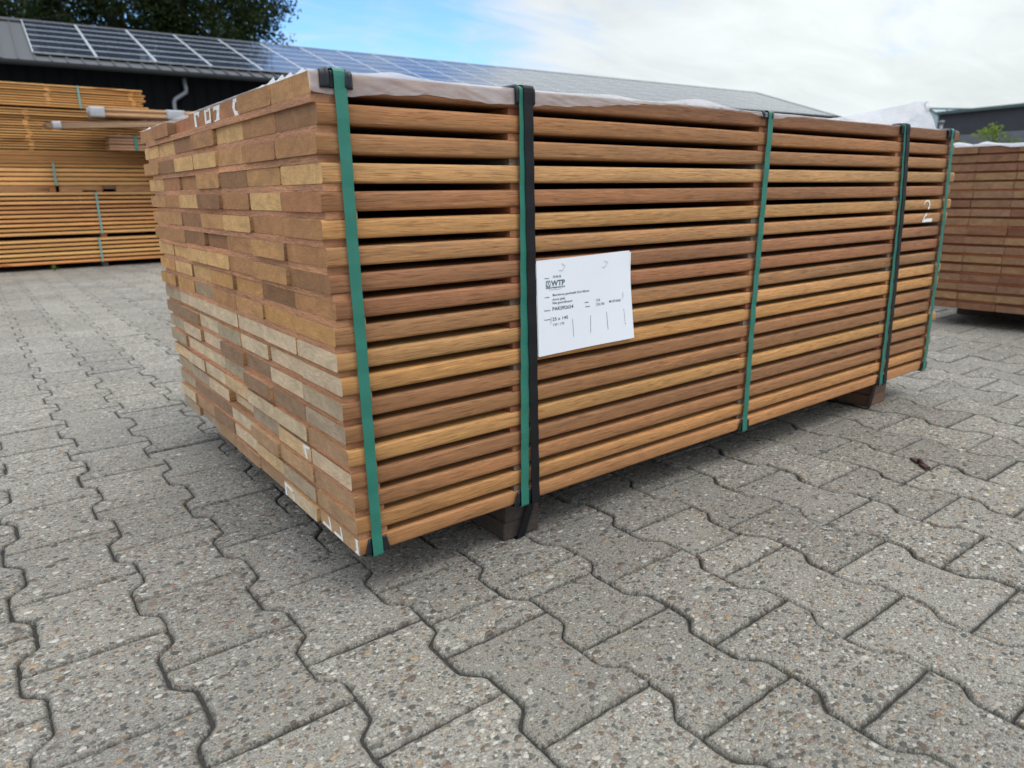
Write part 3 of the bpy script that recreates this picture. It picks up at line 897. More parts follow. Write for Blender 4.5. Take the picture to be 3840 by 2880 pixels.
# paper label ----------------------------------------------------------------
def paper():
    ypl = -.0062
    def curl(x, z):
        u = (x - .3355) / .214; v = (-.2425 - z) / .157
        return ypl - .0012 * math.sin(u * 6.0 + v * 2) * .5 - .0035 * (u * u) * (v * v) - .002 * max(0, u - .9) * 10 * max(0, .2 - v) * 5
    def sheet(c, dy, nm):
        V, F = [], []; n = 24
        for j in range(n + 1):
            for i in range(n + 1):
                u, v = i / n, j / n
                a = [c[0][k] * (1 - u) + c[1][k] * u for k in (0, 1)]; b = [c[3][k] * (1 - u) + c[2][k] * u for k in (0, 1)]
                x, z = a[0] * (1 - v) + b[0] * v, a[1] * (1 - v) + b[1] * v
                w = W3(x, curl(x, z) + dy, z); V.append(w)
        for j in range(n):
            for i in range(n):
                a = j * (n + 1) + i; F.append((a, a + n + 1, a + n + 2, a + 1))
        o = mesh_obj(nm, V, F, M_paper, None, True)
        return o
    base = sheet([(.3361, -.2472), (.5409, -.2415), (.5545, -.3962), (.3372, -.4005)], 0, 'label_sheet')
    base.parent = pack; base['label'] = 'white paper label with printed text'
    for c, dy in (([(.3350, -.2500), (.5464, -.2445), (.5500, -.3975), (.3360, -.3990)], .0009), ([(.3380, -.2462), (.5440, -.2425), (.5560, -.3940), (.3380, -.3985)], .0016)):
        s = sheet(c, dy, 'under_sheet'); s.parent = base
    T = [('Datum', 0.3524, -0.2756, 0.3615, 0.0018, 1), ('25-06-26', 0.3689, -0.2750, 0.3862, 0.0039, 0), ('WTP', 0.3649, -0.2877, 0.3945, 0.0087, 2), ('WORLD TIMBER PRODUCTS', 0.3541, -0.2918, 0.3948, 0.0019, 3),
         ('for all your wood solutions', 0.361, -0.2943, 0.3866, 0.0013, 0), ('Artikel', 0.3512, -0.3059, 0.3608, 0.0018, 1), ('Basralocus geschaafd 25x145mm', 0.3682, -0.3042, 0.4485, 0.0038, 0),
         ('shorts (pak)', 0.3677, -0.3114, 0.3945, 0.0039, 0), ('Niet gecertificeerd', 0.3676, -0.3173, 0.4098, 0.0038, 0), ('Pakketnr.', 0.35, -0.3272, 0.3635, 0.0019, 1), ('PAK092654', 0.3674, -0.3278, 0.4126, 0.006, 0),
         ('Kopmaat', 0.35, -0.342, 0.3629, 0.0018, 1), ('25 x 145', 0.3668, -0.3443, 0.4006, 0.0055, 0), ('133 / 175', 0.3687, -0.3528, 0.3923, 0.0039, 0), ('Stuks', 0.4386, -0.3224, 0.4475, 0.0019, 1),
         ('Aantal', 0.4394, -0.3297, 0.4499, 0.002, 1), ('133', 0.4648, -0.3224, 0.4734, 0.0041, 0), ('232,750', 0.4646, -0.3296, 0.4835, 0.004, 0), ('M1/STAND', 0.4951, -0.3275, 0.5225, 0.0041, 0)]
    dg = None
    for s, x0, z0, x1, h, st in T:
        cu = bpy.data.curves.new('printed_text', 'FONT'); cu.body = s; cu.size = 1.0; cu.resolution_u = 3
        cu.offset = {0: .006, 1: .022, 2: .035, 3: .022}[st]
        tmp = bpy.data.objects.new('tmp', cu); col.objects.link(tmp)
        bpy.context.view_layer.update()
        dg = bpy.context.evaluated_depsgraph_get()
        me = bpy.data.meshes.new_from_object(tmp.evaluated_get(dg))
        bpy.data.objects.remove(tmp)
        co = np.empty(len(me.vertices) * 3); me.vertices.foreach_get('co', co); co = co.reshape(-1, 3)
        w = co[:, 0].max() - co[:, 0].min()
        sx = (x1 - x0) / w; sz = h / .72
        out = []
        for v in co:
            x = x0 + (v[0] - co[:, 0].min()) * sx; z = z0 + v[1] * sz
            out.append(W3(x, curl(x, z) - .00035, z))
        me.vertices.foreach_set('co', np.array(out).ravel())
        me.materials.clear(); me.materials.append(M_inkg if st in (2,) else M_ink)
        o = bpy.data.objects.new('printed_text', me); col.objects.link(o); o.parent = base
    def ink(pts, m, nm='printed_line', off=-.00035):
        mb = MB(); mb.poly([W3(x, curl(x, z) + off, z) for x, z in pts], (0, .0001, 0))
        o = mb.build(nm, m, base, tint=False); return o
    for (a, b), (c, d) in (((.4105, -.3459), (.4131, -.3767)), ((.4515, -.3446), (.4515, -.3748)), ((.4884, -.3428), (.4917, -.3737))):
        ink([(a, b), (a + .0006, b), (c + .0006, d), (c, d)], M_ink)
    for k in range(5):
        s0, s1_ = k / 5, k / 5 + .15
        a = (.5293 + .0037 * s0, -.3415 - .03 * s0); c = (.5293 + .0037 * s1_, -.3415 - .03 * s1_)
        ink([a, (a[0] + .0006, a[1]), (c[0] + .0006, c[1]), c], M_ink)
    ink([(.3541, -.2892), (.3948, -.2892), (.3948, -.2896), (.3541, -.2896)], M_blueline)
    # emblem: rounded square with a ring and crossed leaves left white
    mb = MB()
    def rsq(x0, z0, x1, z1, r):
        p = []
        for cx, cz, a0 in ((x1 - r, z1 - r, 0), (x0 + r, z1 - r, 90), (x0 + r, z0 + r, 180), (x1 - r, z0 + r, 270)):
            for k in range(5):
                a = math.radians(a0 + 22.5 * k); p.append((cx + r * math.cos(a), cz + r * math.sin(a)))
        return p
    outer = rsq(.3545, -.2889, .3637, -.2787, .0022)
    ink(outer, M_inkg, 'printed_emblem')
    cx, cz = .3591, -.2838
    ring = [(cx + .0034 * math.cos(a), cz + .0040 * math.sin(a)) for a in np.linspace(0, 2 * math.pi, 24, endpoint=False)]
    ink(ring, M_paper, 'printed_emblem', -.0005)
    for sgn in (1, -1):
        ink([(cx - .0022 * sgn, cz - .0028), (cx - .0014 * sgn, cz - .0030), (cx + .0020 * sgn, cz + .0026), (cx + .0012 * sgn, cz + .0029)], M_inkg, 'printed_emblem', -.00065)
    ink([(cx, cz + .0034), (cx - .0011, cz + .0018), (cx, cz + .0006), (cx + .0011, cz + .0018)], M_inkg, 'printed_emblem', -.0007)
    for pts in ([(0.3824, -0.2636), (0.3895, -0.2645), (0.3943, -0.2574), (0.3882, -0.2534)], [(0.4783, -0.2647), (0.4841, -0.2665), (0.4913, -0.2581), (0.4836, -0.2554)],
                [(0.5266, -0.3124), (0.5278, -0.3202), (0.5255, -0.3219)], [(0.3638, -0.3377), (0.3636, -0.3471), (0.3617, -0.3483)]):
        mb = MB(); mb.tube([W3(x, curl(x, z) - .0009, z) for x, z in pts], .00032, 6)
        mb.build('staple', M_wire, base, tint=False)
paper()

# ------------------------------------------------------------------ the pack on the right, seen on its ends
def right_pack():
    ox, oy = 3.0407, .5648; ph = 3.0725
    t = thing('timber_pack', 'reddish pack showing its board ends at the right edge, white film on top', 'timber pack', (ox, oy, 0), rotz=0)
    # local frame: boards run along local X (away from camera), columns along local Y negative
    t.rotation_euler = (0, 0, math.pi / 2 - ph + 0.0)   # columns run along local +X of the frame below
    ang = ph
    # frame: e1 = column direction, e2 = board direction
    def col_b(): pass
    C = [(128, 98, 76), (132, 100, 78), (122, 88, 68), (138, 110, 84), (124, 92, 72), (134, 104, 80), (128, 98, 80), (112, 78, 60), (142, 114, 84), (134, 106, 86)]
    Z0 = .0237 + G
    # boards use length along local X: rotate them so that X points away from the camera side
    rz = 0.0
    rest = MB(); sp = []
    for r in range(18):
        zt = Z0 - r * .0381 + .013 * math.sin(math.pi * r / 17) - .0035
        off = random.uniform(-.006, .004)
        y = 0.0
        for c in range(7):
            w = .1442
            yy = c * .1462 + random.uniform(0, .0012) + off
            cc = lin(*random.choice(C)); cs = lin(*random.choice(C))
            dxx = random.gauss(0, .0025)
            if c < 3:
                V, F, cap = board_geo(1.9, w, .0275, .003, 2, 0, r * 9 + c)
                tint = [tuple(cc) + (1.,) if k else tuple(cs) + (0.,) for k in cap]
                # grain runs along the mesh's own X; the object is turned so that it points away from the board ends
                o = mesh_obj('board', V, F, M_wood, t, [not k for k in cap], None, tint, (yy + w, dxx, zt - .0275)); o.rotation_euler = (0, 0, math.pi / 2)
            else:
                rest.box((yy, dxx, zt - .0275), (yy + w, 1.9, zt), tuple(cc) + (1.,))
        if r < 17:
            for xs in (.004, .9, 1.84):
                mb2 = MB(); mb2.box((.01, xs, 0), (1.0, xs + .03, .0104), tuple(lin(134, 80, 52)) + (0.,))
                mesh_obj('spacer', mb2.v, mb2.f, M_rough, t, False, None, mb2.t, (0, random.uniform(-.002, .010), zt - .0381))
    o = rest.build('far_boards', M_wood, t); o['kind'] = 'stuff'
    for xs in (.10, .8):
        mb = MB(); mb.box((.05, .25 + xs, .0006), (1.0, .35 + xs, .0700)); mb.build('bearer', M_dark_block, t, tint=False)
    # film over the top
    V, F = [], []
    nx, ny = 60, 12
    for i in range(nx + 1):
        x = 1.03 * i / nx
        rim = .012 * math.exp(-((x - .07) / .035) ** 2) + .010 * math.exp(-((x - .165) / .025) ** 2) + .002
        hang = .014 * max(0, min(1, (x - .20) / .06))
        V.append((x, -.004, Z0 + .001 - hang)); V.append((x, -.003, Z0 + .0015 + rim * .5))
        for k in range(ny + 1):
            s = k / ny
            V.append((x, .002 + 1.85 * s, Z0 + .002 + rim * math.exp(-s * 12) + .002 * math.sin(x * 40 + s * 30)))
    n = ny + 3
    for i in range(nx):
        for k in range(n - 1):
            a = i * n + k; F.append((a, a + 1, a + n + 1, a + n))
    mesh_obj('plastic_film', V, F, M_film3, t, True)
right_pack()

# ------------------------------------------------------------------ softwood packs stacked on the left
OR = [(206, 152, 92), (214, 158, 98), (198, 144, 86), (222, 174, 108), (208, 148, 96), (214, 164, 104), (210, 146, 90)]
YF = 6.44
def soft_pack(label, x0, x1, ztop, zbot, nl, bt, straps=(), ends=None, depth=1.05, gapcol=None, cols=OR, ncols=9, sticks=(), bearer=None, knots=True, dark=1.0, grp='softwood packs in the tall stack'):
    t = thing('timber_pack', label, 'timber pack', (x0, YF, 0), group=grp)
    pitch = (ztop - zbot - bt) / max(1, nl - 1)
    rest = MB()
    w = depth / ncols
    for i in range(nl):
        z = ztop - bt - i * pitch
        c = tuple(k * dark for k in lin(*desat(random.choice(cols), .97)))
        e = (ends[i % len(ends)] if ends else 0) + random.uniform(-.01, .01)
        V, F, cap = board_geo(x1 + e - x0, w - .003, bt, min(.0025, bt * .2), 14, .002, i + int(ztop * 100))
        tint = [tuple(c) + ((1.,) if k else (0.,)) for k in cap]
        mesh_obj('board', V, F, M_pine, t, [not k for k in cap], None, tint, (0, random.uniform(-.012, .006), z))
        for k in range(1, ncols):
            cc = lin(*random.choice(cols))
            rest.box((random.uniform(-.01, .01), k * w, z), (x1 - x0 + random.uniform(-.01, .01) + e * random.random(), (k + 1) * w - .003, z + bt), tuple(cc) + (0.,))
    o = rest.build('rear_boards', M_pine, t); o['kind'] = 'stuff'
    if pitch - bt > .002:
        for xs in sticks:
            for i in range(nl - 1):
                z = ztop - bt - (i + 1) * pitch + bt
                mb = MB(); mb.box((0, .002, .0002), (.035, depth - .01, pitch - bt - .0004), tuple(lin(205, 150, 88)) + (0.,))
                mb.build('stick', M_pine, t, loc=(xs - x0 + random.uniform(-.012, .012), 0, z))
    for xs in straps:
        mb = MB(); xx = xs - x0
        mb.box((xx, -.0175, zbot - .002), (xx + .016, -.016, ztop + .0015)); mb.box((xx, -.016, ztop + .0005), (xx + .016, depth + .004, ztop + .002))
        mb.box((xx, depth + .003, zbot - .002), (xx + .016, depth + .0045, ztop + .0005)); mb.box((xx, -.0055, zbot - .003), (xx + .016, depth + .003, zbot - .0015))
        mb.build('strap', M_palegreen, t, tint=False)
    if bearer:
        for xs in bearer[0]:
            mb = MB(); mb.box((xs - x0, .01, bearer[1]), (xs - x0 + .05, depth - .02, zbot - .0035), tuple(lin(150, 100, 60)) + (0.,)); mb.build('bearer', M_pine if bearer[1] > .1 else M_dark_block, t)
    return t
z = lambda a: a + G
X0 = -3.0
soft_pack('lowest orange softwood pack of the tall left stack, just above the paving', X0, 1.55, z(-.478), z(-.685), 6, .0215, straps=(.573,), ends=[0, .05, 0, 0, .02], bearer=((-2.2, -.9, .575, 1.3), .0008))
soft_pack('orange softwood pack second from the ground in the left stack, black gap beneath it', X0, 1.40, z(-.090), z(-.440), 10, .0215, straps=(.603,), ends=[0, .12, 0, 0, 0, .12, 0], bearer=((-2.2, -.9, .60, 1.2), z(-.4755)))
soft_pack('orange softwood pack third from the ground in the left stack, dark holes below it', X0, 1.22, z(.145), z(-.030), 5, .027, straps=(.32,), ends=[0, 0, .06, 0, 0], bearer=((-2.6, -1.6, -.6, .27, .62, 1.1), z(-.0865)))
def low_boards():
    t = thing('board_bundle', 'few thin brown boards packed tight under the third pack of the left stack', 'board bundle', (X0, YF, 0))
    for xa, xb, nn_ in ((X0, .27, 4), (.345, .675, 4), (.775, 1.24, 4)):
        for i in range(nn_):
            if xa > .3 and xa < .5 and i == 0: xb_ = .52
            else: xb_ = xb
            c = lin(176, 132, 92); V, F, cap = board_geo(xb_ - xa + random.uniform(-.006, .006), .9, .0115, .002, 8, .001, i)
            mesh_obj('board', V, F, M_pine, t, [not k for k in cap], None, [tuple(vary(c, .12)) + (0.,) for k in cap], (xa - X0, .004, z(-.0850) + i * .0125))
    mb = MB(); mb.box((.68 - X0, .003, z(-.062)), (.77 - X0, .9, z(-.036))); mb.build('packing_block', M_brown_block, t, tint=False)
low_boards()
soft_pack('flat brown pack of thin boards without gaps at mid height of the left stack', X0, 1.12, z(.237), z(.147), 7, .0118, cols=[(168, 122, 74), (178, 130, 78), (160, 114, 68)], sticks=())
soft_pack('golden pack of many thin boards just below the topmost pack of the left stack', X0, 1.10, z(.577), z(.240), 17, .0112, sticks=(-2.6, -1.5, -.75, .18, .86), cols=[(194, 146, 88), (184, 134, 78), (206, 156, 96)])
soft_pack('topmost golden board pack of the left stack, against the dark shed wall', X0, 1.09, z(.771), z(.598), 9, .0125, straps=(.592,), sticks=(-2.4, -1.2, .36, .99), ends=[0, 0, .03, .02, .03], bearer=((-2.3, -.9, .60), z(.5785)), cols=[(202, 152, 90), (212, 162, 98), (192, 142, 84)])

def bundle(label, x0, x1, za, zb, tilt, wraps, y, cols, n=5, strap=None):
    t = thing('moulding_bundle', label, 'moulding bundle', (x0, y, z(zb)), group='wrapped profile bundles')
    t.rotation_euler = (0, -tilt, 0)
    L = x1 - x0; hgt = za - zb; bt = hgt / n
    for i in range(n):
        c = lin(*random.choice(cols))
        V, F, cap = board_geo(L, .16, bt * .86, bt * .2, 8, .001, i)
        mesh_obj('moulding', V, F, M_pine, t, [not k for k in cap], None, [tuple(vary(c, .1)) + ((1.,) if k else (0.,)) for k in cap], (random.uniform(-.01, .01), random.uniform(0, .01), i * bt))
    for a, b in wraps:
        mb = MB()
        V, F, cap = board_geo(b - a, .178, hgt + .008, .012, 6, .001, 3)
        mesh_obj('plastic_wrap', V, F, M_sheet, t, True, None, None, (a - x0, -.005, -.004))
    if strap:
        mb = MB(); mb.box((strap - x0, -.006, -.003), (strap - x0 + .02, .168, hgt + .003)); mb.build('strap', M_green, t, tint=False)
    return t
PB = [(196, 158, 122), (176, 134, 100), (206, 170, 132)]
bundle('pale moulding bundle with two white wraps, highest bundle in front of the left stack', .635, 2.6, .585, .512, .008, ((.625, .735), (1.213, 1.36)), 6.16, PB, 7)
bundle('thin grey-brown moulding bundle with one small white wrap, crossing the left stack at a tilt', .295, 2.4, .450, .402, .055, ((.345, .405),), 6.12, [(150, 122, 98), (166, 138, 112), (130, 104, 84)], 5)
bundle('brown moulding bundle with a green strap, half hidden behind the near pack', .735, 2.5, .372, .252, .0, (), 6.18, [(140, 106, 80), (172, 134, 108), (110, 80, 62)], 9, strap=.93)
def dark_wrap():
    t = thing('timber_pack', 'dark brown support pack behind the near pack, under the moulding bundles', 'timber pack', (1.30, 6.13, 0))
    for i in range(12):
        V, F, cap = board_geo(1.2, .26, .075, .004, 4, .001, i)
        mesh_obj('board', V, F, M_pine, t, [not k for k in cap], None, [tuple(vary(lin(120, 88, 62), .1)) + (0.,) for k in cap], (0, 0, .02 + i * .0795))
dark_wrap()

# ------------------------------------------------------------------ the shed with solar panels
def shed():
    O = Vector((.3584, 30.6069, 5.5515 + G)); d = Vector((.9979268, -.06435916, 0)); n = Vector((-.06435916, -.9979268, 0))
    w, dz = 5.7781, 1.898
    R = lambda a, s, up=0.0: O + d * a + (n * w - Vector((0, 0, dz))) * s + upv * up
    sl = (n * w - Vector((0, 0, dz))); SL = sl.length; slu = sl.normalized(); upv = d.cross(slu).normalized()
    if upv.z < 0: upv = -upv
    t = thing('shed', 'long dark shed with a standing-seam roof full of solar panels behind the yard', 'shed', tuple(O.xy) + (0,))
    inv = Matrix.Translation(-Vector(t.location))
    A0, A1, S0 = -7.0, 42.25, -.206
    def part(mb, nm, m, **k):
        o = mb.build(nm, m, t, tint=False, **k); o.matrix_parent_inverse = inv; return o
    # roof slabs, front and back
    mb = MB()
    mb.poly([R(A0, S0), R(A1, S0), R(A1, 1.0), R(A0, 1.0)], tuple(upv * -.12))
    rid = R(0, S0); back = lambda a: R(a, S0) - n * (w * 1.206) - Vector((0, 0, dz * 1.206))
    mb.poly([R(A0, S0) - Vector((0, 0, .005)), R(A1, S0) - Vector((0, 0, .005)), back(A1), back(A0)], (0, 0, -.12))
    k = A0 + .2
    while k < A1:
        p0, p1 = R(k, S0), R(k, 1.0)
        mb.poly([p0 - d * .018, p0 + d * .018, p1 + d * .018, p1 - d * .018], tuple(upv * .045))
        k += .405
    part(mb, 'roof', M_metal)
    mb = MB(); mb.tube([R(A0, S0) + Vector((0, 0, .03)), R(A1, S0) + Vector((0, 0, .03))], .09, 8); part(mb, 'ridge_cap', M_metal)
    mb = MB()
    mb.poly([R(A1, S0) + upv * .10, R(A1, 1.02) + upv * .10, R(A1, 1.02) - upv * .22, R(A1, S0) - upv * .22], tuple(d * .12))
    q = back(A1)
    mb.poly([R(A1, S0) + Vector((0, 0, .1)), q + Vector((0, 0, .1)), q - Vector((0, 0, .22)), R(A1, S0) - Vector((0, 0, .22))], tuple(d * .12))
    part(mb, 'gable_trim', M_trim)
    # walls
    e = R(0, .93)
    f0, f1 = R(A0 + .3, .93), R(A1 - .3, .93); g0, g1 = back(A0 + .3) + n * .5, back(A1 - .3) + n * .5
    zt = e.z - .15
    mb = MB()
    def quad(a, b, h):
        mb.add([(a.x, a.y, 0), (b.x, b.y, 0), (b.x, b.y, h), (a.x, a.y, h)], [(0, 1, 2, 3)])
    quad(f0, f1, zt); quad(f1, g1, zt); quad(g1, g0, zt); quad(g0, f0, zt)
    for a in (A0 + .3, A1 - .3):
        p = R(a, .93); q = R(a, S0) - Vector((0, 0, .14)); r = back(a) + n * .5
        mb.add([(p.x, p.y, zt), (r.x, r.y, zt), (q.x, q.y, q.z)], [(0, 1, 2)])
    for i in range(120):
        a = A0 + .35 + i * .405
        if a > A1 - .4: break
        p = R(a, .93); mb.box((p.x - .01, p.y - .035, 0), (p.x + .01, p.y - .001, zt))
    part(mb, 'wall', M_wall)
    # gutter
    mb = MB(); gp = []
    for k2 in range(9):
        a = math.pi * k2 / 8; gp.append((-math.cos(a) * .075, -math.sin(a) * .085))
    gp = [(-.075, .03)] + gp + [(.075, .02)]
    c = R(0, 1.0) + n * .085 - Vector((0, 0, .02))
    for s0 in (0, 1):
        pass
    V, F = [], []
    for a in (A0, A1):
        for (u, v) in gp:
            V.append(O + d * a + (c - O) + n * u + Vector((0, 0, v)))
    m_ = len(gp)
    for i in range(m_ - 1): F.append((i, i + 1, m_ + i + 1, m_ + i))
    mb.add(V, F)
    o = part(mb, 'gutter', M_gutter); o.modifiers.new('s', 'SOLIDIFY').thickness = .012
    mb = MB()
    pts = [Vector((6.03, 24.72, 4.25)), Vector((6.06, 24.73, 3.93)), Vector((6.05, 24.73, 3.84)), Vector((5.70, 24.75, 3.61)), Vector((5.655, 24.76, 3.52)), Vector((5.65, 24.77, .05))]
    mb.tube(pts, .065, 10); part(mb, 'downpipe', M_galv, smooth_=True)
    # solar panels: six rows of landscape modules
    rows = 6; ls = 1.0513 * SL / rows; pw = 1.66; a0 = 2.0749
    m, tt, p = new_mat('solar_glass')
    tcn = N(tt, 'ShaderNodeTexCoord').outputs['Object']
    s = N(tt, 'ShaderNodeSeparateXYZ'); tt.links.new(tcn, s.inputs[0])
    def gridl(sock_, per, wd):
        f = mth(tt, 'FRACT', mth(tt, 'DIVIDE', sock_, per))
        return mth(tt, 'MAXIMUM', mth(tt, 'LESS_THAN', f, wd), mth(tt, 'GREATER_THAN', f, 1 - wd))
    gl = mth(tt, 'MAXIMUM', gridl(s.outputs[0], .162, .035), gridl(s.outputs[1], .162, .03))
    cell = noise(tt, mapping(tt, tcn, (6, 6, 1)), 1.0, 2).outputs[0]
    cb_ = mixc(tt, cell, (.012, .018, .035, 1), (.02, .03, .055, 1))
    tt.links.new(mixc(tt, gl, cb_, (.10, .12, .15, 1)), p.inputs['Base Color'])
    p.inputs['Roughness'].default_value = .05; p.inputs['Specular IOR Level'].default_value = .5
    mb = MB(); fr = .028; W_, H_ = pw - .02, ls - .02
    mb.box((0, 0, 0), (W_, fr, .038), m=0); mb.box((0, H_ - fr, 0), (W_, H_, .038), m=0)
    mb.box((0, fr, 0), (fr, H_ - fr, .038), m=0); mb.box((W_ - fr, fr, 0), (W_, H_ - fr, .038), m=0)
    mb.add([(fr, fr, .033), (W_ - fr, fr, .033), (W_ - fr, H_ - fr, .033), (fr, H_ - fr, .033)], [(0, 1, 2, 3)], m=1)
    me = mb.build('solar_panel', [M_alu, m], None, tint=False)
    base_me = me.data; bpy.data.objects.remove(me)
    stuff = []
    cnt = 0
    for c_ in range(24):
        for r in range(rows):
            org = R(a0 + c_ * pw + .01, S0 + 1.0513 * (r + 1) / rows, .06)
            Mx = Matrix((d, -slu, upv)).transposed().to_4x4(); Mx.translation = org
            if c_ < 16:
                o = bpy.data.objects.new('solar_panel', base_me); col.objects.link(o)
                o.parent = t; o.matrix_parent_inverse = inv; o.matrix_world = Mx
                o.matrix_basis = Mx
            else: stuff.append(Mx)
    V, F, mi = [], [], []
    for Mx in stuff:
        b = len(V)
        V += [tuple(Mx @ Vector(v)) for v in mb.v]; F += [tuple(i + b for i in f) for f in mb.f]; mi += mb.m
    o = mesh_obj('far_solar_panels', V, F, [M_alu, m], t, False, mi); o.matrix_parent_inverse = inv; o['kind'] = 'stuff'
shed()

# ------------------------------------------------------------------ buildings on the right
def right_buildings():
    t = thing('brick_building', 'dark flat-roofed brick building with a grey cladding band at the right edge', 'building', (46.4, 19.2, 0))
    inv = Matrix.Translation(-Vector(t.location))
    a = Vector((46.4779, 19.2421, 0)); b = Vector((45.35, 10.1, 0)); dd = (b - a).normalized(); nn = Vector((-dd.y, dd.x, 0)) * -1
    if nn.x > 0: nn = -nn
    b = a + dd * 22; H = 4.0 + G
    nb = -nn * 14
    mb = MB(); mb.poly([a, b, b + Vector((0, 0, H)), a + Vector((0, 0, H))], tuple(nb)); o = mb.build('wall', M_brick, t, tint=False); o.matrix_parent_inverse = inv
    mb = MB(); mb.poly([a + nn * .25 + Vector((0, 0, H)), b + nn * .25 + Vector((0, 0, H)), b + nb + Vector((0, 0, H)), a + nb + Vector((0, 0, H))], (0, 0, .16)); o = mb.build('roof', M_trim, t, tint=False); o.matrix_parent_inverse = inv
    m, tt, p = new_mat('grey_corrugated_cladding')
    tcn = N(tt, 'ShaderNodeTexCoord').outputs['Object']; s = N(tt, 'ShaderNodeSeparateXYZ'); tt.links.new(tcn, s.inputs[0])
    wv = mth(tt, 'SINE', mth(tt, 'MULTIPLY', s.outputs[2], 55))
    tt.links.new(mixc(tt, smooth(tt, wv, -.5, .8), (.10, .105, .125, 1), (.20, .205, .235, 1)), p.inputs['Base Color']); p.inputs['Roughness'].default_value = .5
    bump(tt, p, wv, .03, .8)
    mb = MB(); q = a + dd * .6; mb.poly([q + nn * .08, b + nn * .08, b + nn * .08 + Vector((0, 0, 2.77 + G)), q + nn * .08 + Vector((0, 0, 2.77 + G))], tuple(-nn * .06)); o = mb.build('cladding', m, t, tint=False); o.matrix_parent_inverse = inv
    # pale glazed gable behind
    t = thing('glass_roof_hall', 'pale glazed gable roof peeking above the dark brick building', 'building', (58, 26, 0))
    inv = Matrix.Translation(-Vector(t.location))
    C0 = Vector((-.3678, -.8711, -.1443 + G))
    pk = C0 + Vector((.91445652, .40468416, .08892079)) * 64
    ft = C0 + Vector((.9190, .3942, .0745)) * 64
    gd = Vector((ft.x - pk.x, ft.y - pk.y, 0)).normalized()
    half = 3.0; drop = pk.z - ft.z; hw = (Vector((ft.x, ft.y)) - Vector((pk.x, pk.y))).length
    drop = drop * half / hw * .55
    rd = Vector((.9, -.42, 0)).normalized()
    L_ = pk - gd * half - Vector((0, 0, drop)); R_ = pk + gd * half - Vector((0, 0, drop))
    mg = plain('pale_green_glazing', (.34, .44, .46), .15, nscale=1.2, var=.12, spec=.8)
    mb = MB(); mb.poly([L_, R_, pk], tuple(rd * .1)); mb.poly([pk, R_, R_ + rd * 14, pk + rd * 14], (0, 0, -.05)); mb.poly([pk + rd * .0, pk + rd * 14, L_ + rd * 14, L_], (0, 0, -.05))
    o = mb.build('glazing', mg, t, tint=False); o.matrix_parent_inverse = inv
    mb = MB(); mb.tube([L_, pk, R_], .07, 6); mb.tube([pk, pk + rd * 14], .07, 6); mb.tube([L_, R_], .06, 6)
    for i in range(1, 10): mb.tube([pk + rd * 1.4 * i, R_ + rd * 1.4 * i], .035, 5)
    o = mb.build('glazing_bar', M_trim, t, tint=False); o.matrix_parent_inverse = inv
    mb = MB(); zz = min(L_.z, R_.z)
    mb.poly([Vector((L_.x, L_.y, 0)), Vector((R_.x, R_.y, 0)), Vector((R_.x, R_.y, zz)), Vector((L_.x, L_.y, zz))], tuple(rd * 14))
    o = mb.build('wall', plain('pale_wall', (.45, .50, .52), .7), t, tint=False); o.matrix_parent_inverse = inv
    # vent pipe in front of the dark wall
    q = C0 + Vector((.92042227, .39092562, .0730)) * 28
    mb = MB(); mb.tube([(q.x, q.y, 0), (q.x, q.y, q.z)], .05, 10); o = mb.build('vent_pipe', M_galv, None, True, tint=False)
    t = thing('vent_pipe', 'thin zinc vent pipe with a cap in front of the dark brick building', 'pipe', (q.x, q.y, 0)); o.name = 'pipe'; o.parent = t; o.matrix_parent_inverse = Matrix.Translation(-Vector(t.location))
    mb = MB(); mb.tube([(q.x, q.y, q.z - .02), (q.x, q.y, q.z + .05)], [.085, .085], 10); o = mb.build('pipe_cap', M_galv, t, True, tint=False); o.matrix_parent_inverse = Matrix.Translation(-Vector(t.location))
right_buildings()

# ------------------------------------------------------------------ trees
def leaf_mat(name, c0, c1, trans=.35):
    m, t, p = new_mat(name)
    at = N(t, 'ShaderNodeAttribute', attribute_name='tint')
    s = N(t, 'ShaderNodeSeparateColor'); t.links.new(at.outputs['Color'], s.inputs[0])
    c = mixc(t, s.outputs[0], L4(c0), L4(c1))
    t.links.new(c, p.inputs['Base Color']); p.inputs['Roughness'].default_value = .7; p.inputs['Specular IOR Level'].default_value = .15
    tr = N(t, 'ShaderNodeBsdfTranslucent'); t.links.new(c, tr.inputs[0])
    mx = N(t, 'ShaderNodeMixShader'); mx.inputs[0].default_value = trans
    t.links.new(p.outputs[0], mx.inputs[1]); t.links.new(tr.outputs[0], mx.inputs[2])
    out = [n for n in t.nodes if n.type == 'OUTPUT_MATERIAL'][0]; t.links.new(mx.outputs[0], out.inputs[0])
    return m
M_leaf = leaf_mat('dark_tree_leaves', (.008, .017, .006), (.032, .05, .012), .2)
M_leaf2 = leaf_mat('fresh_leaves', (.07, .13, .02), (.20, .28, .05), .4)
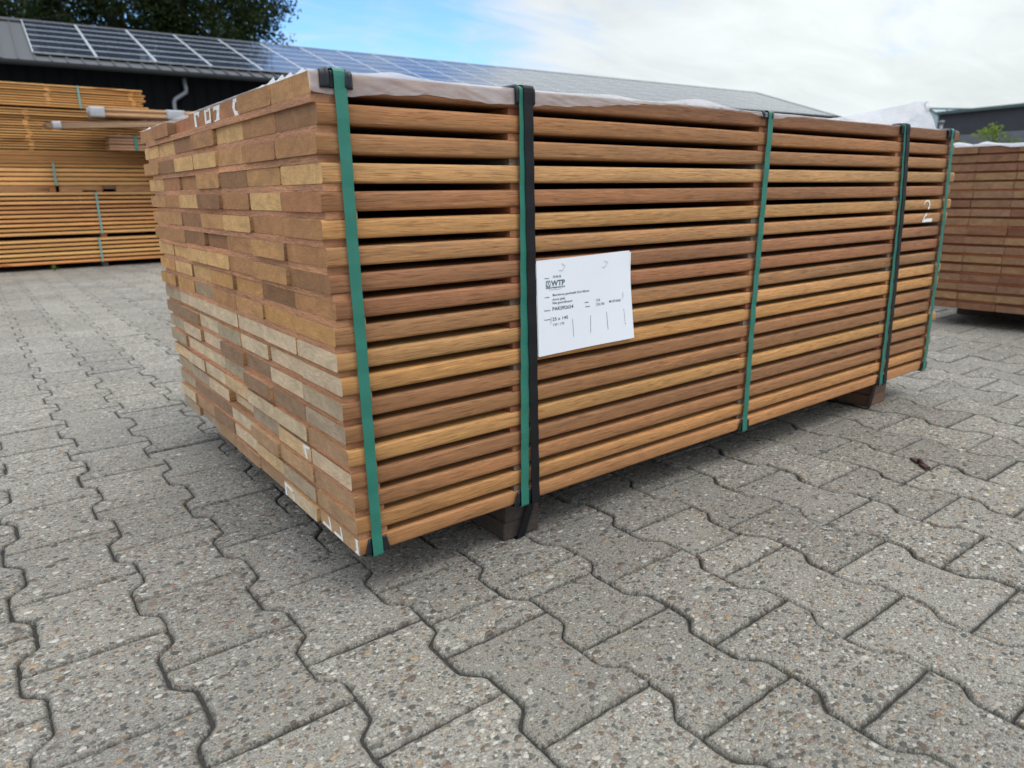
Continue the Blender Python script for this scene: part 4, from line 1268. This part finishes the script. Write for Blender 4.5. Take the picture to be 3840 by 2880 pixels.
def foliage(name, mat, parent, centre, rad, nclump, nleaf, size, cr, seed):
    rg = np.random.default_rng(seed)
    dirs = rg.normal(size=(nclump, 3)); dirs /= np.linalg.norm(dirs, axis=1)[:, None]
    rr = rg.uniform(.25, 1.0, nclump) ** .5
    lump = 1 + .16 * np.sin(dirs[:, 0] * 5 + seed) * np.cos(dirs[:, 2] * 4 + seed) + rg.uniform(-.08, .08, nclump)
    cc = np.array(centre) + dirs * rr[:, None] * lump[:, None] * np.array(rad)
    n = nclump * nleaf
    pos = np.repeat(cc, nleaf, 0) + np.clip(rg.normal(size=(n, 3)), -1.7, 1.7) * cr * np.array([1, 1, .7])
    a = rg.normal(size=(n, 3)); a /= np.linalg.norm(a, axis=1)[:, None]
    b = np.cross(a, rg.normal(size=(n, 3))); b /= np.linalg.norm(b, axis=1)[:, None]
    s = size * rg.uniform(.6, 1.3, n)[:, None]
    V = np.empty((n, 4, 3)); V[:, 0] = pos - a * s; V[:, 1] = pos + b * s * .5; V[:, 2] = pos + a * s; V[:, 3] = pos - b * s * .5
    F = np.arange(n * 4).reshape(n, 4)
    me = bpy.data.meshes.new(name)
    me.from_pydata(V.reshape(-1, 3).tolist(), [], F.tolist()); me.materials.append(mat)
    at = me.color_attributes.new('tint', 'FLOAT_COLOR', 'CORNER')
    tv = np.clip(np.repeat(rg.uniform(0, 1, nclump), nleaf) * .6 + rg.uniform(0, .4, n), 0, 1)
    buf = np.ones((n, 4, 4)); buf[:, :, :3] = tv[:, None, None]; at.data.foreach_set('color', buf.ravel())
    o = bpy.data.objects.new(name, me); col.objects.link(o); o.parent = parent
    if parent: o.matrix_parent_inverse = Matrix.Translation(-Vector(parent.location))
    return cc
def tree(label, x, y, h, rad, centre_z, seed, nclump=250, nleaf=130, size=.115, cr=.50):
    t = thing('tree', label, 'tree', (x, y, 0), group='trees behind the shed')
    cc = foliage('crown', M_leaf, t, (x, y, centre_z), rad, nclump, nleaf, size, cr, seed)
    rg = random.Random(seed); mb = MB()
    mb.tube([(x, y, -.02), (x + .1, y, h * .25), (x - .1, y + .1, h * .5), (x + .1, y, h * .85)], [.38, .30, .2, .05], 9)
    for k in range(26):
        c = cc[rg.randrange(len(cc))]; z0 = h * rg.uniform(.25, .7)
        st = Vector((x, y, z0)); e = Vector(c); mid = st.lerp(e, .5) + Vector((0, 0, rg.uniform(-.2, .5)))
        mb.tube([st, mid, e], [.10, .06, .02], 6)
    o = mb.build('trunk', M_bark, t, True, tint=False); o.matrix_parent_inverse = Matrix.Translation(-Vector(t.location))
tree('dark broad tree behind the left end of the shed roof, leftmost of the trees', 2.6, 46, 18, (4.6, 4.2, 6.4), 11.2, 3)
tree('dark dense tree behind the shed ridge, between its two neighbours', 8.6, 48, 19, (4.4, 4.2, 6.6), 11.8, 5, nclump=360)
tree('dark round-edged tree against the blue sky, rightmost behind the shed ridge', 13.6, 46.5, 17.5, (3.9, 3.8, 6.2), 11.0, 8, nclump=320)
tree('dark tree beyond the top left corner of the shed', -4.0, 47, 18, (4.4, 4.2, 6.4), 11.2, 9, nclump=220, nleaf=90)

def sapling(label, x, y, h, r, seed):
    t = thing('sapling', label, 'young tree', (x, y, 0), group='green shoots behind the right pack')
    foliage('crown', M_leaf2, t, (x, y, h * .80), (r, r, h * .24), 26, 26, .035, .07, seed)
    mb = MB(); mb.tube([(x, y, 0), (x + .02, y, h * .5), (x, y, h * .95)], [.02, .014, .004], 7)
    rg = random.Random(seed)
    for k in range(9):
        a = rg.uniform(0, 6.28); mb.tube([(x, y, h * (.5 + .04 * k)), (x + r * .8 * math.cos(a), y + r * .8 * math.sin(a), h * (.68 + .035 * k))], [.008, .002], 5)
    o = mb.build('trunk', M_bark, t, True, tint=False); o.matrix_parent_inverse = Matrix.Translation(-Vector(t.location))
sapling('light green young tree behind the right pack, in front of grey cladding', 12.85, 3.95, 1.50, .30, 4)
sapling('small green shoot just right of the near pack, lower than the young tree', 12.75, 4.50, 1.28, .16, 6)

# ------------------------------------------------------------------ small litter on the paving
def litter():
    t = thing('metal_clip', 'small rusty strap clip lying on the paving right of the near pack', 'metal clip', (1.222, -.248, 0), rotz=.9)
    mb = MB(); mb.box((-.030, -.006, .001), (-.006, .006, .008)); mb.box((.004, -.006, .001), (.030, .006, .007)); mb.build('plate', M_rust, t, tint=False)
    mb = MB(); mb.tube([(-.010, 0, .006), (-.004, 0, .012), (.003, 0, .011), (.008, 0, .005)], .004, 8); mb.build('bent_tongue', M_rust, t, True, tint=False)
litter()

def weed():
    t = thing('weed', 'tiny green weed on the paving at the foot of the left stack', 'weed', (.20, 6.36, 0))
    rg = random.Random(5); mb = MB()
    for k in range(16):
        a = rg.uniform(0, 6.28); l = rg.uniform(.03, .07); b = rg.uniform(.2, .9)
        d = Vector((math.cos(a) * b, math.sin(a) * b, 1)).normalized(); sd_ = Vector((-math.sin(a), math.cos(a), 0)) * .006
        p0 = Vector((.20, 6.36, -.002)); p1 = p0 + d * l * .6; p2 = p0 + d * l
        mb.add([p0 - sd_ * .3, p0 + sd_ * .3, p1 + sd_, p2, p1 - sd_], [(0, 1, 2, 3, 4)], (.5, .5, .5, 0))
    o = mb.build('leaves', M_leaf2, t); o.matrix_parent_inverse = Matrix.Translation(-Vector(t.location))
weed()
